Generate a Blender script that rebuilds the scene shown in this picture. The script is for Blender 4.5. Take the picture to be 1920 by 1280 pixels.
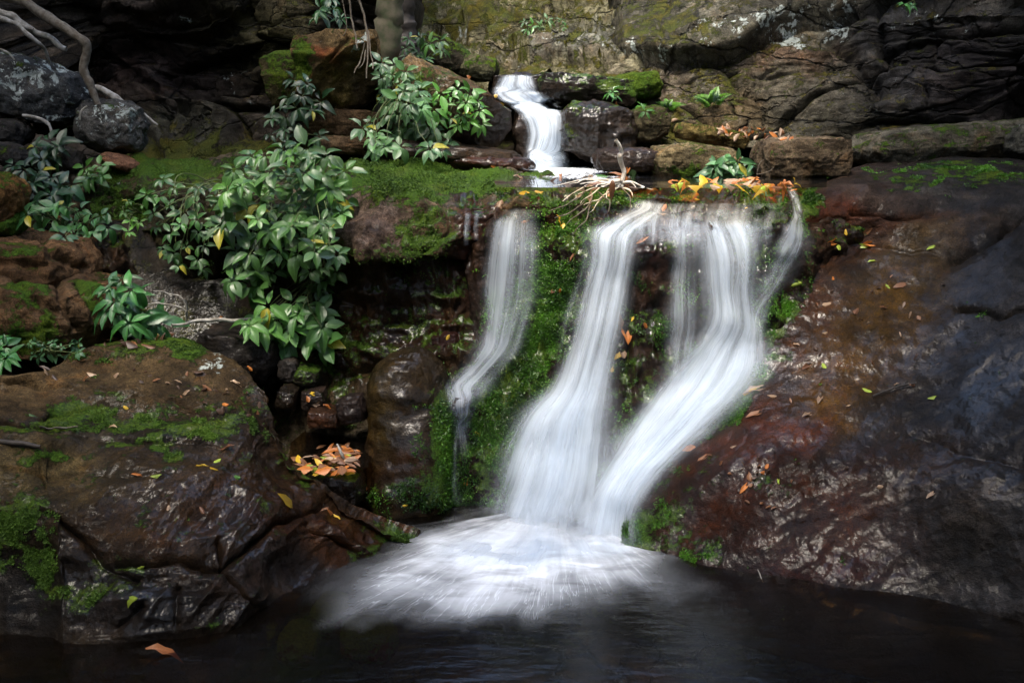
import bpy, math, random
import numpy as np
from mathutils import Vector
from mathutils.bvhtree import BVHTree

for o in list(bpy.data.objects): bpy.data.objects.remove(o)
S = bpy.context.scene
COL = S.collection
R = math.radians
random.seed(7); RNG = np.random.default_rng(11)

# ------------------------------------------------------------------ camera
PITCH = R(12.4); FPX = 1844.0; CAM = np.array([0.0, 0.0, 1.65])
cd = bpy.data.cameras.new('camera'); cam = bpy.data.objects.new('camera', cd); COL.objects.link(cam)
cam.location = CAM; cam.rotation_euler = (R(90) - PITCH, 0, 0)
cd.sensor_width = 36; cd.lens = 36 * FPX / 1920; cd.clip_start = .05; cd.clip_end = 400
cd.dof.use_dof = True; cd.dof.focus_distance = 4.1; cd.dof.aperture_fstop = 7.0
S.camera = cam
# ------------------------------------------------------------------ sky, sun, exposure
SUN_EL, SUN_AZ = 66, -158          # azimuth measured from +Y (beyond the falls) to the left being negative
w = bpy.data.worlds.new('World'); S.world = w; w.use_nodes = True
nt = w.node_tree; bg = nt.nodes['Background']; sky = nt.nodes.new('ShaderNodeTexSky')
sky.sky_type = 'NISHITA'; sky.sun_disc = False; sky.sun_elevation = R(SUN_EL); sky.sun_rotation = R(SUN_AZ)
sky.air_density = 1.0; sky.dust_density = 3.0
nt.links.new(sky.outputs[0], bg.inputs[0]); bg.inputs[1].default_value = .15
sl = bpy.data.lights.new('sun', 'SUN'); sun = bpy.data.objects.new('sun', sl); COL.objects.link(sun)
sl.energy = 1.05; sl.angle = R(14); sl.color = (1, .93, .80)
sd = Vector((math.sin(R(SUN_AZ)) * math.cos(R(SUN_EL)), math.cos(R(SUN_AZ)) * math.cos(R(SUN_EL)), math.sin(R(SUN_EL))))
sun.rotation_euler = sd.to_track_quat('Z', 'Y').to_euler()
S.view_settings.view_transform = 'Standard'; S.view_settings.look = 'None'
S.view_settings.exposure = 2.45; S.view_settings.gamma = 1
S.cycles.use_denoising = True
S.cycles.max_bounces = 8; S.cycles.transparent_max_bounces = 24; S.cycles.diffuse_bounces = 3
S.cycles.glossy_bounces = 3; S.cycles.sample_clamp_indirect = 4; S.cycles.caustics_reflective = False
S.cycles.caustics_refractive = False

# ------------------------------------------------------------------ maths helpers
SP, CP = math.sin(PITCH), math.cos(PITCH)
def P(px, py, Y):
    px, py, Y = np.broadcast_arrays(np.asarray(px, float), np.asarray(py, float), np.asarray(Y, float))
    u = px - 960; v = py - 640
    dy = FPX * CP - v * SP; dz = -FPX * SP - v * CP
    t = Y / dy
    return np.stack([u * t, Y, CAM[2] + dz * t], -1)
def PZ(px, py, z):
    v = py - 640; dy = FPX * CP - v * SP; dz = -FPX * SP - v * CP
    t = (z - CAM[2]) / dz
    return P(px, py, dy * t)
def proj(p):
    q = p - CAM
    f = q[..., 1] * CP - q[..., 2] * SP; up = q[..., 1] * SP + q[..., 2] * CP
    f = np.maximum(f, .05)
    return 960 + FPX * q[..., 0] / f, 640 - FPX * up / f
def sm(a, b, x):
    t = np.clip((x - a) / (b - a), 0, 1); return t * t * (3 - 2 * t)
def _h(ix, iy, iz, s):
    n = (ix * 374761393 + iy * 668265263 + iz * 2147483647 + s * 974634777) & 0xffffffff
    n = ((n ^ (n >> 13)) * 1274126177) & 0xffffffff
    n = ((n ^ (n >> 16)) * 2246822519) & 0xffffffff
    return ((n ^ (n >> 15)) & 0xffffff) / float(0xffffff)
def vnoise(p, s=0):
    i = np.floor(p).astype(np.int64); f = p - i; f = f * f * f * (f * (f * 6 - 15) + 10)
    r = 0
    for a in (0, 1):
        for b in (0, 1):
            for c in (0, 1):
                wgt = (f[..., 0] if a else 1 - f[..., 0]) * (f[..., 1] if b else 1 - f[..., 1]) * (f[..., 2] if c else 1 - f[..., 2])
                r = r + wgt * _h(i[..., 0] + a, i[..., 1] + b, i[..., 2] + c, s)
    return r * 2 - 1
def fbm(p, sc, oc=4, s=0, gain=.5):
    r = 0; a = 1; t = 0
    q = p * np.asarray(sc)
    for k in range(oc):
        r = r + a * vnoise(q, s + k * 17); t += a; a *= gain; q = q * 2.03 + 11.7
    return r / t
def billow(p, sc, oc=3, s=0):
    r = 0; a = 1; t = 0; q = p * np.asarray(sc)
    for k in range(oc):
        r = r + a * np.abs(vnoise(q, s + k * 13)) * 2; t += a; a *= .5; q = q * 2.1 + 5.3
    return r / t
def worley(p, sc, s=0, jit=.9):
    q = p * np.asarray(sc); i = np.floor(q).astype(np.int64)
    f1 = np.full(q.shape[:-1], 9.); f2 = f1.copy(); cid = np.zeros(q.shape[:-1])
    for a in (-1, 0, 1):
        for b in (-1, 0, 1):
            for c in (-1, 0, 1):
                j = i + np.array([a, b, c])
                o = np.stack([_h(j[..., 0], j[..., 1], j[..., 2], s + k) for k in (1, 2, 3)], -1)
                d = np.linalg.norm(j + .5 + (o - .5) * jit - q, axis=-1)
                idd = _h(j[..., 0], j[..., 1], j[..., 2], s + 9)
                m = d < f1
                f2 = np.where(m, f1, np.minimum(f2, d)); cid = np.where(m, idd, cid); f1 = np.where(m, d, f1)
    return f1, f2, cid
def catmull(c, n, axis):
    c = np.moveaxis(c, axis, 0); m = len(c)
    c = np.concatenate([[2 * c[0] - c[1]], c, [2 * c[-1] - c[-2]]])
    t = np.linspace(0, m - 1 - 1e-6, n); i = t.astype(int); f = (t - i).reshape([-1] + [1] * (c.ndim - 1))
    a, b, d, e = c[i], c[i + 1], c[i + 2], c[i + 3]
    r = .5 * (2 * b + (d - a) * f + (2 * a - 5 * b + 4 * d - e) * f ** 2 + (3 * b - a - 3 * d + e) * f ** 3)
    return np.moveaxis(r, 0, axis)
def polydist(x, y, pts):
    pts = np.array(pts, float); best = np.full(x.shape, 1e9); 
    for (ax, ay), (bx, by) in zip(pts[:-1], pts[1:]):
        dx, dy = bx - ax, by - ay
        t = np.clip(((x - ax) * dx + (y - ay) * dy) / (dx * dx + dy * dy + 1e-9), 0, 1)
        best = np.minimum(best, np.hypot(x - ax - t * dx, y - ay - t * dy))
    return best

# ------------------------------------------------------------------ object helpers
def tag(o, label=None, cat=None, group=None, kind=None):
    if label: o['label'] = label
    if cat: o['category'] = cat
    if group: o['group'] = group
    if kind: o['kind'] = kind
    return o
def empty(name, loc):
    o = bpy.data.objects.new(name, None); COL.objects.link(o); o.location = loc; o.empty_display_size = .1
    return o
def mkmesh(name, v, f, mat, attrs=None, uv=None, smooth=True, parent=None, base=True, loc=None):
    """one mesh object; v (N,3) world coordinates, f list/array of faces"""
    v = np.asarray(v, float)
    if loc is None:
        loc = np.array([v[:, 0].mean(), v[:, 1].mean(), v[:, 2].min()]) if base else np.zeros(3)
    ploc = np.zeros(3)
    if parent is not None:
        ploc = np.array(parent.location); loc = ploc
    me = bpy.data.meshes.new(name)
    vv = v - loc
    if isinstance(f, np.ndarray):
        k = f.shape[1]; me.vertices.add(len(vv)); me.vertices.foreach_set('co', vv.astype(np.float32).ravel())
        me.loops.add(f.size); me.loops.foreach_set('vertex_index', f.astype(np.int32).ravel())
        me.polygons.add(len(f)); me.polygons.foreach_set('loop_start', np.arange(0, f.size, k, dtype=np.int32))
        me.update(calc_edges=True)
    else:
        me.from_pydata(vv.tolist(), [], f)
    me.validate()
    if smooth: me.polygons.foreach_set('use_smooth', np.ones(len(me.polygons), bool))
    for k, a in (attrs or {}).items():
        a = np.asarray(a, np.float32)
        if a.ndim == 1:
            at = me.attributes.new(k, 'FLOAT', 'POINT'); at.data.foreach_set('value', a)
        else:
            if a.shape[1] == 3: a = np.concatenate([a, np.ones((len(a), 1), np.float32)], 1)
            at = me.attributes.new(k, 'FLOAT_COLOR', 'POINT'); at.data.foreach_set('color', a.ravel())
    if uv is not None:
        ul = me.uv_layers.new(name='UVMap'); li = np.zeros(len(me.loops), np.int32); me.loops.foreach_get('vertex_index', li)
        ul.data.foreach_set('uv', np.asarray(uv, np.float32)[li].ravel())
    if mat: me.materials.append(mat)
    o = bpy.data.objects.new(name, me); COL.objects.link(o)
    if parent is not None:
        o.parent = parent; o.location = (0, 0, 0)
    else:
        o.location = loc
    return o
def gridfaces(nv, nu):
    a = np.arange(nv * nu).reshape(nv, nu)
    return np.stack([a[:-1, :-1].ravel(), a[:-1, 1:].ravel(), a[1:, 1:].ravel(), a[1:, :-1].ravel()], -1)

ALLV, ALLF, ROCKS = [], [], {}
NV = 0
def register(v, f):
    global NV
    ALLV.append(v); ALLF.append(f + NV); NV += len(v)

# ------------------------------------------------------------------ node helper
class N:
    def __init__(s, name):
        s.m = bpy.data.materials.new(name); s.m.use_nodes = True; s.t = s.m.node_tree; s.t.nodes.clear()
    def n(s, ty, ins=None, **kw):
        x = s.t.nodes.new('ShaderNode' + ty)
        for k, v in kw.items(): setattr(x, k, v)
        for k, v in (ins or {}).items():
            if hasattr(v, 'outputs'): v = v.outputs[0]
            if isinstance(v, bpy.types.NodeSocket): s.t.links.new(v, x.inputs[k])
            else:
                try: x.inputs[k].default_value = v
                except Exception: x.inputs[k].default_value = (*v, 1)
        return x
    def math(s, op, a, b=0.0, c=None, clamp=False):
        ins = {0: a, 1: b}
        if c is not None: ins[2] = c
        return s.n('Math', ins, operation=op, use_clamp=clamp).outputs[0]
    def mix(s, f, a, b, blend='MIX'):
        x = s.n('Mix', data_type='RGBA', blend_type=blend)
        for k, v in ((0, f), (6, a), (7, b)):
            if hasattr(v, 'outputs'): v = v.outputs[0]
            if isinstance(v, bpy.types.NodeSocket): s.t.links.new(v, x.inputs[k])
            else: x.inputs[k].default_value = v if k == 0 or len(v) == 4 else (*v, 1)
        return x.outputs[2]
    def ramp(s, x, lo, hi, a=0.0, b=1.0):
        return s.n('MapRange', {0: x, 1: lo, 2: hi, 3: a, 4: b}, interpolation_type='SMOOTHSTEP').outputs[0]
    def noise(s, vec, scale, detail=4, rough=.55, dist=0.0):
        return s.n('TexNoise', {'Vector': vec, 'Scale': scale, 'Detail': detail, 'Roughness': rough, 'Distortion': dist})
    def out(s, sh):
        o = s.n('OutputMaterial'); s.t.links.new(sh, o.inputs[0]); return s.m

def rock_material(name='rock', grain=1.0, sat=1.1, och=.45, joints=0.0, coat=1.0, mosscol=((.016, .045, .005), (.08, .155, .014))):
    k = N(name); g = k.n('NewGeometry'); pos = g.outputs['Position']
    tint = k.n('Attribute', attribute_name='tint').outputs['Color']
    ms = k.n('SeparateColor', {0: k.n('Attribute', attribute_name='mask').outputs['Color']})
    moss, wet, lich = ms.outputs[0], ms.outputs[1], ms.outputs[2]
    big = k.noise(pos, 3.1, 5, .6).outputs[0]; mid = k.noise(pos, 13 * grain, 6, .65).outputs[0]
    fine = k.noise(pos, 75 * grain, 5, .7).outputs[0]
    stretch = k.n('Mapping', {0: pos, 3: (2.2, 2.2, 9.)})
    strat = k.noise(stretch, 2.4, 5, .6, .4).outputs[0]
    # colour
    v = k.math('MULTIPLY', k.ramp(big, .3, .7, .5, 1.5), k.ramp(mid, .3, .72, .5, 1.5))
    v = k.math('MULTIPLY', v, k.ramp(fine, .32, .7, .72, 1.28))
    v = k.math('MULTIPLY', v, k.ramp(k.noise(pos, 170, 3, .7).outputs[0], .36, .66, .62, 1.4))
    v = k.math('MULTIPLY', v, k.ramp(strat, .35, .65, .8, 1.2))
    sat = k.n('HueSaturation', {'Saturation': sat, 'Value': .68, 'Color': tint})
    c = k.mix(1.0, sat, k.n('CombineColor', {0: v, 1: v, 2: v}).outputs[0], 'MULTIPLY')
    ochre = k.ramp(k.noise(pos, 5.3, 6, .65, .8).outputs[0], .52, .68)
    c = k.mix(k.math('MULTIPLY', ochre, och), c, k.mix(1.0, c, (1.5, 1.02, .55), 'MULTIPLY'))
    grey = k.ramp(k.noise(pos, 2.2, 6, .7, .6).outputs[0], .55, .7)
    c = k.mix(k.math('MULTIPLY', grey, .3), c, k.mix(1.0, c, (.75, .85, 1.0), 'MULTIPLY'))
    jl = None
    if joints:
        wp = k.n('VectorMath', {0: k.n('Mapping', {0: pos, 3: (1.0, .7, 2.7), 2: (0, R(7), 0)}), 1: k.n('VectorMath', {0: k.noise(pos, 2.6, 5, .6).outputs[1], 3: .42}, operation='SCALE').outputs[0]}, operation='ADD').outputs[0]
        e1 = k.n('TexVoronoi', {'Vector': wp, 'Scale': 1.15}, feature='DISTANCE_TO_EDGE').outputs[0]; e2 = k.n('TexVoronoi', {'Vector': wp, 'Scale': 3.3}, feature='DISTANCE_TO_EDGE').outputs[0]
        brk = k.ramp(k.noise(pos, 1.7, 4).outputs[0], .42, .56)
        jl = k.math('MAXIMUM', k.ramp(e1, .026, .0), k.math('MULTIPLY', k.ramp(e2, .03, .0), k.math('MULTIPLY', brk, .6)))
        c = k.mix(k.math('MULTIPLY', jl, .8), c, (.012, .011, .008))
    wn = k.math('MULTIPLY', wet, k.ramp(k.noise(pos, 7, 4).outputs[0], .25, .5, .75, 1.0), clamp=True)
    c = k.mix(wn, c, k.mix(1.0, c, (.66, .5, .36), 'MULTIPLY'))
    # lichen
    ln = k.noise(pos, 16, 8, .72, .5).outputs[0]
    lf = k.ramp(k.math('ADD', lich, k.math('MULTIPLY', k.math('SUBTRACT', ln, .5), 1.9)), .5, .62)
    c = k.mix(lf, c, k.mix(fine, (.2, .235, .215), (.5, .54, .5)))
    # moss
    up = k.ramp(k.n('SeparateXYZ', {0: g.outputs['Normal']}).outputs[2], -.3, .9, -.12, .16)
    mn = k.math('ADD', k.math('MULTIPLY', k.math('SUBTRACT', k.noise(pos, 9, 7, .68, .3).outputs[0], .5), 1.5),
                k.math('MULTIPLY', k.math('SUBTRACT', k.noise(pos, 62, 4, .7).outputs[0], .5), .8))
    mf = k.ramp(k.math('ADD', k.math('ADD', moss, up), mn), .47, .66)
    mgn = k.noise(pos, 115, 4, .75).outputs[0]
    mc = k.mix(k.ramp(mgn, .3, .7), mosscol[0], mosscol[1])
    mc = k.mix(k.ramp(k.noise(pos, 4.5, 4).outputs[0], .4, .7), mc, k.mix(1.0, mc, (1.35, .95, .8), 'MULTIPLY'))
    c = k.mix(mf, c, mc)
    # bump
    h = k.math('ADD', k.math('ADD', k.math('MULTIPLY', mid, .6), k.math('MULTIPLY', k.noise(pos, 34 * grain, 4, .6).outputs[0], .4)), k.math('MULTIPLY', fine, .22))
    h = k.math('ADD', h, k.math('MULTIPLY', k.noise(pos, 230, 3, .65).outputs[0], .11))
    h = k.math('ADD', h, k.math('MULTIPLY', strat, .25))
    h = k.math('ADD', h, k.math('MULTIPLY', mf, k.math('ADD', .25, k.math('MULTIPLY', mgn, .55))))
    if jl is not None: h = k.math('SUBTRACT', h, k.math('MULTIPLY', jl, 1.3))
    b = k.n('Bump', {'Strength': 1.0, 'Distance': .03, 'Height': h})
    h2 = k.math('ADD', k.math('MULTIPLY', mid, .3), k.math('MULTIPLY', k.noise(pos, 30 * grain, 3, .5).outputs[0], .32))
    h2 = k.math('ADD', h2, k.math('MULTIPLY', k.noise(pos, 85, 2, .5).outputs[0], .16))
    b2 = k.n('Bump', {'Strength': .9, 'Distance': .011, 'Height': h2})
    ro = k.n('Mix', {0: wn, 2: k.ramp(fine, .3, .7, .7, .95), 3: .55}, data_type='FLOAT').outputs[0]
    ro = k.math('ADD', ro, k.math('MULTIPLY', k.math('MAXIMUM', mf, lf), k.math('SUBTRACT', .85, ro)))
    p = k.n('BsdfPrincipled', {'Base Color': c, 'Roughness': ro, 'Normal': b, 'Specular IOR Level': .1,
        'Coat Weight': k.math('MULTIPLY', wn, k.ramp(k.noise(pos, 4.5, 4).outputs[0], .36, .6, .10 * coat, .6 * coat)), 'Coat Roughness': .16, 'Coat IOR': 1.45, 'Coat Normal': b2})
    return k.out(p.outputs[0])
ROCK = rock_material()
ROCKW = rock_material('streaming_rock', 1.25, 1.1, .45, 0.0, 1.65)
ROCKC = rock_material('cliff_rock', .8, .95, .3, 1.0, 1.0, ((.02, .03, .006), (.10, .11, .022)))

# ------------------------------------------------------------------ rock builders
def blobs(x, y, lst, base=0.0):
    """painted patches: (px, py, rx, ry, value[, angle])"""
    r = np.full(x.shape, float(base))
    for b in lst:
        a = R(b[5]) if len(b) > 5 else 0
        dx, dy = x - b[0], y - b[1]
        u = (dx * math.cos(a) + dy * math.sin(a)) / b[2]; v = (-dx * math.sin(a) + dy * math.cos(a)) / b[3]
        wgt = np.exp(-(u * u + v * v) ** 1.5 * .8)
        r = r + (b[4] - r) * wgt
    return r
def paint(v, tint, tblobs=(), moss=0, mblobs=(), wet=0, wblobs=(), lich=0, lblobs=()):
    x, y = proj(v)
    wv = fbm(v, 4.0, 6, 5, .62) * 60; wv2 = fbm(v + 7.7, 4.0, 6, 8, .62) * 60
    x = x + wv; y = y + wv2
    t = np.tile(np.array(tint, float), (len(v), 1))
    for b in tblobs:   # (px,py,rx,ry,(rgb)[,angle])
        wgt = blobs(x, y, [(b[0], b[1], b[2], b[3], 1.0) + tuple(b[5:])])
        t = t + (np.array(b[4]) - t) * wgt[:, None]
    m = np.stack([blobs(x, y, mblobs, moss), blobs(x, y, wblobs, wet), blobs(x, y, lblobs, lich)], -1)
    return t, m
def slab(name, ctrl, nu, nv, disp, mat=None, back=(0, .5, -.1), cracks=(), reg=True, **pk):
    """rock sheet through a net of measured points, given relief and a closed back"""
    c = np.array([[P(*q) for q in row] for row in ctrl])
    g = catmull(catmull(c, nv, 0), nu, 1)
    du = np.gradient(g, axis=1); dv = np.gradient(g, axis=0)
    n = np.cross(du, dv); n /= np.linalg.norm(n, axis=-1, keepdims=True) + 1e-9
    s = np.sign((n * (CAM - g)).sum(-1).mean()); n = n * s
    flat = g.reshape(-1, 3)
    d = disp(flat).reshape(nv, nu)
    if cracks:
        x, y = proj(g); wx = x + fbm(g, 6., 3, 3) * 14; wy = y + fbm(g, 6., 3, 4) * 14
        for pts, wd, dp in cracks:
            q = polydist(wx, wy, pts) / (wd * .75)
            d = d - dp * .8 * np.exp(-1.3 * q) * (.55 + .9 * np.clip(fbm(g, 5., 3, 15) + .4, 0, 1))
    g = g + n * d[..., None]
    v = g.reshape(-1, 3); f = gridfaces(nv, nu)
    if s < 0: f = f[:, ::-1]
    if reg: register(v, f)
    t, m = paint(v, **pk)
    # skirt + back
    idx = np.arange(nv * nu).reshape(nv, nu)
    ring = np.concatenate([idx[0, :-1], idx[:-1, -1], idx[-1, :0:-1], idx[:0:-1, 0]])
    bv = v[ring] + np.array(back); k = len(ring); o0 = len(v)
    a = np.arange(k); b2 = (a + 1) % k
    sk = np.stack([ring[b2], ring[a], o0 + a, o0 + b2], -1)
    cen = bv.mean(0)[None]; V = np.concatenate([v, bv, cen])
    fan = np.stack([o0 + b2, o0 + a, np.full(k, o0 + k), np.full(k, o0 + k)], -1)
    faces = np.concatenate([f, sk if s > 0 else sk[:, ::-1]]).tolist() + [[q[0], q[1], q[2]] if s > 0 else [q[1], q[0], q[2]] for q in fan.tolist()]
    t = np.concatenate([t, t[ring], t[:1]]); m = np.concatenate([m, m[ring], m[:1]])
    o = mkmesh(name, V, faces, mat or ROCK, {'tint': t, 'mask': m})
    ROCKS[o.name] = (v, f, m)
    return o
def cubesphere(n):
    l = np.linspace(-1, 1, n); a, b = np.meshgrid(l, l); one = np.ones_like(a); V = []; F = []
    for k, (x, y, z) in enumerate([(one, a, b), (-one, -a, b), (-a, one, b), (a, -one, b), (a, b, one), (a, -b, -one)]):
        V.append(np.stack([x, y, z], -1).reshape(-1, 3)); F.append(gridfaces(n, n) + k * n * n)
    V = np.concatenate(V); F = np.concatenate(F)
    key = np.round(V * 1e4).astype(np.int64); _, first, inv = np.unique(key, axis=0, return_index=True, return_inverse=True)
    return V[first], inv.reshape(-1)[F]
def boulder(name, px, py, Y, wpx, hpx, dep, rot=(0, 0, 0), sq=.3, disp=None, n=44, mat=None, cracks=(), seed=0, cut=(), reg=True, **pk):
    """water-worn rock: px,py centre, size in photo pixels at distance Y, depth in metres"""
    V, F = cubesphere(n)
    sph = V / np.linalg.norm(V, axis=1, keepdims=True)
    q = sph * (1 - sq) + V * sq * .82
    c = P(px, py, Y); k = Y / FPX / .98
    for (nx, ny, nz, d) in cut:      # flat faces split off the stone
        nn = np.array([nx, ny, nz], float); nn /= np.linalg.norm(nn); dd = q @ nn - d; q = q - np.maximum(dd, 0)[:, None] * nn * .92
    q = q * np.array([wpx * k / 2, dep / 2, hpx * k / 2])
    from mathutils import Euler
    Rm = np.array(Euler([R(a) for a in rot]).to_matrix())
    q = q @ Rm.T; nn = sph @ Rm.T
    v = q + c
    r = min(wpx, hpx) * k / 2
    sv = v + seed * 3.17
    d = (fbm(sv, 1.1 / r, 4, seed) * .2 - .10 * billow(sv, 1.5 / r, 3, seed + 5) + fbm(sv, 5 / r, 3, seed + 9) * .035) * r if disp is None else disp(sv, r)
    if cracks:
        x, y = proj(v)
        x = x + fbm(v, 6., 3, 3) * 8; y = y + fbm(v, 6., 3, 4) * 8
        for pts, wd, dp in cracks:
            z = polydist(x, y, pts) / wd; d = d - dp * np.exp(-z * z)
    v = v + nn * d[:, None]
    if reg: register(v, F)
    t, m = paint(v, **pk)
    o = mkmesh(name, v, F, mat or ROCK, {'tint': t, 'mask': m}); ROCKS[o.name] = (v, F, m)
    return o

# ================================================================== SETTING: terrain, cliffs, added overhead shade
def terrain():
    nx, ny = 260, 260
    xs = np.linspace(-1, 1, nx); xs = np.sign(xs) * np.abs(xs) ** 1.6 * 26
    ys = np.linspace(-1, 1, ny); ys = 4 + np.sign(ys) * np.abs(ys) ** 1.6 * 28
    X, Y = np.meshgrid(xs, ys)
    z = -.45 + sm(4.75, 5.0, Y) * 1.62 + np.clip(Y - 6.5, 0, 20) * .42
    side = sm(3.2, 7.5, np.abs(X - .4)) * 4.2 + np.clip(np.abs(X - .4) - 7, 0, 99) * .5
    rear = sm(1.5, 7, -Y) * 2.6 + np.clip(-Y - 5, 0, 99) * .4  # unseen rise behind the camera, added to block low sky light
    # bank under the near-left slab and the right slab
    lb = sm(-.45, -1.5, X) * sm(2.9, 4.2, Y) * .85; rb = sm(1.2, 2.4, X) * sm(2.6, 4.4, Y) * .9
    z = z + np.maximum(side, rear) + np.where(Y < 4.9, np.maximum(lb, rb), 0)
    g = np.stack([X, Y, z], -1); v = g.reshape(-1, 3)
    v[:, 2] += fbm(v, .9, 5, 2) * .16 * (1 + np.clip(np.abs(v[:, 0]) - 4, 0, 6))
    t, m = paint(v, (.035, .028, .018), moss=.34, wet=.6)
    pale_bed = (sm(.9, .1, np.abs(v[:, 0] - .25)) * sm(1.0, .2, np.abs(v[:, 1] - 3.0)))[:, None]; t = t + (np.array([.22, .16, .07]) - t) * pale_bed; m[:, 0] *= 1 - pale_bed[:, 0]  # lighter brown patch on the bed in the middle of the pool
    f = gridfaces(ny, nx)
    o = mkmesh('ground', v, f, ROCKC, {'tint': t, 'mask': m}, base=False); tag(o, kind='structure')
    near = (np.abs(v[:, 0]) < 6) & (v[:, 1] > 2) & (v[:, 1] < 12)
    register(v, f[near[f].all(1)])
terrain()

def blocky(sx, sz, amp, seed, strata=.05, tilt=0.0):
    def d(v):
        wv = v + np.stack([fbm(v, 1.4, 3, seed + i) for i in (1, 2, 3)], -1) * .22
        wv = wv + wv[:, :1] * np.array([0, 0, tilt])
        f1, f2, cid = worley(wv, (1 / sx, .8, 1 / sz), seed)
        e = np.clip((f2 - f1) / .08, 0, 1); dr = np.stack([np.sin(cid * 91), np.cos(cid * 57) * .5, np.sin(cid * 33 + 1)], -1)
        tl = np.sin((wv * dr).sum(1) * 2.6 + cid * 20) * amp * .38
        r = (cid - .5) * amp * .8 + tl - (1 - e) ** 2 * amp * .4
        f1b, f2b, cidb = worley(wv, (2.7 / sx, 2, 3.1 / sz), seed + 4)
        r += (cidb - .5) * amp * .22 - (1 - np.clip((f2b - f1b) / .1, 0, 1)) ** 2 * amp * .1
        zz = wv[:, 2] / sz * 2.1 + fbm(v, .8, 2, seed + 5) * .5
        fr = zz - np.floor(zz)
        r += strata * (fr - .5) * (1 + .5 * fbm(v, 3, 2, seed + 6))
        return r + fbm(v, 2.2, 6, seed + 7, .6) * .05 + fbm(v * np.array([.6, .6, 3]), 3.5, 6, seed + 9, .65) * .024 - billow(v, 7, 3, seed + 8) * .016
    return d
def wornd(a=.1, b=.05, s=0, sc=1.0, fine=.012, str_=None):
    def d(v):
        q = v if str_ is None else v * np.array(str_)
        return fbm(q, 1.2 * sc, 4, s) * a - billow(q, 3.2 * sc, 3, s + 3) * b + fbm(q, 9 * sc, 4, s + 5) * b * .45 + fbm(v, 38, 3, s + 6) * fine
    return d

# ---- dark cliff, back left
o = slab('cliff', [
    [(-700, -560, 5.4), (-200, -560, 7.2), (150, -560, 8), (420, -560, 7.8), (640, -560, 7.6), (760, -560, 8.2)],
    [(-700, -250, 5.2), (-200, -250, 7.0), (150, -250, 7.5), (420, -240, 7.2), (620, -240, 7.0), (760, -260, 7.4)],
    [(-700, -60, 5), (-200, -60, 6.9), (150, -60, 7.1), (420, -50, 6.6), (600, -50, 6.4), (760, -60, 6.7)],
    [(-700, 60, 5), (-200, 60, 7.2), (150, 60, 7.6), (400, 60, 6.9), (560, 60, 6.35), (760, 60, 6.6)],
    [(-700, 180, 5), (-200, 180, 7.2), (150, 180, 7.5), (380, 180, 7.0), (540, 180, 6.5), (760, 180, 6.6)],
    [(-700, 260, 5), (-200, 260, 6.6), (150, 260, 7.0), (330, 250, 6.9), (520, 250, 6.5), (760, 250, 6.4)],
    [(-700, 340, 4.6), (-200, 340, 5.9), (150, 340, 6.1), (330, 320, 6.1), (520, 320, 6.0), (760, 320, 6.0)]],
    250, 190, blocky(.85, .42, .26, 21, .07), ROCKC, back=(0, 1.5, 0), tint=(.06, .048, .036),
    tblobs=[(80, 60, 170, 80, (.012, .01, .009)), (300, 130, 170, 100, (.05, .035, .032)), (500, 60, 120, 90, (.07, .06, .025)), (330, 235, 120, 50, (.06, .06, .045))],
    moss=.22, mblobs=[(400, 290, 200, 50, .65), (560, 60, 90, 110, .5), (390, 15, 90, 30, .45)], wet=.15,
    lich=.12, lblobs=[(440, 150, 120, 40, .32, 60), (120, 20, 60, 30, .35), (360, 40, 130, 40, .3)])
tag(o, kind='structure')
# ---- bright mossy slope beyond the upper fall
o = slab('hillside', [
    [(560, -420, 13), (760, -420, 13), (950, -420, 13), (1150, -420, 13), (1350, -420, 13), (1600, -420, 13)],
    [(600, -60, 10.2), (780, -60, 10.4), (950, -60, 10.5), (1150, -60, 10), (1330, -60, 9), (1600, -60, 9.2)],
    [(620, 20, 9.3), (780, 25, 9.5), (950, 25, 9.4), (1130, 15, 9), (1300, 10, 8.2), (1600, 10, 8.4)],
    [(640, 75, 8.7), (790, 75, 8.8), (950, 72, 8.6), (1120, 65, 8.1), (1280, 60, 7.6), (1600, 60, 8)],
    [(660, 110, 8.3), (800, 108, 8.2), (960, 92, 7.9), (1110, 88, 7.6), (1250, 100, 7.3), (1600, 100, 7.6)],
    [(680, 135, 7.9), (820, 132, 7.6), (960, 128, 7.45), (1100, 125, 7.25), (1220, 140, 7.1), (1600, 140, 7.4)],
    [(690, 160, 7.6), (830, 158, 7.3), (960, 150, 7.15), (1090, 150, 7.0), (1200, 170, 6.9), (1600, 180, 7.2)]],
    220, 190, blocky(1.3, .22, .2, 5, .13, .28), ROCKC, back=(0, 1.5, 0), tint=(.22, .20, .11), cracks=[([(640, 66), (800, 78), (960, 80), (1120, 62), (1290, 14)], 5, .16), ([(700, 108), (850, 100), (980, 92), (1130, 88), (1260, 60)], 6, .18), ([(700, 30), (900, 44), (1100, 30), (1260, -20)], 5, .12), ([(760, 130), (900, 122), (1080, 118), (1200, 100)], 5, .14)],
    tblobs=[(1100, 70, 160, 30, (.2, .2, .16), -8), (820, 105, 60, 16, (.3, .3, .26)), (1060, 105, 110, 22, (.12, .1, .07)), (900, 30, 200, 30, (.12, .11, .06))],
    moss=.36, mblobs=[(820, 30, 160, 34, .62), (1000, 60, 200, 22, .5, -8), (1050, 128, 160, 12, .6), (1230, 40, 100, 40, .5, -30), (1080, 100, 90, 12, .15)],
    lich=.14, lblobs=[(860, 78, 50, 10, .75), (1260, 30, 110, 30, .42, -30), (1060, 90, 110, 14, .35, -6), (900, 50, 100, 18, .3)])
tag(o, kind='structure')
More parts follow.
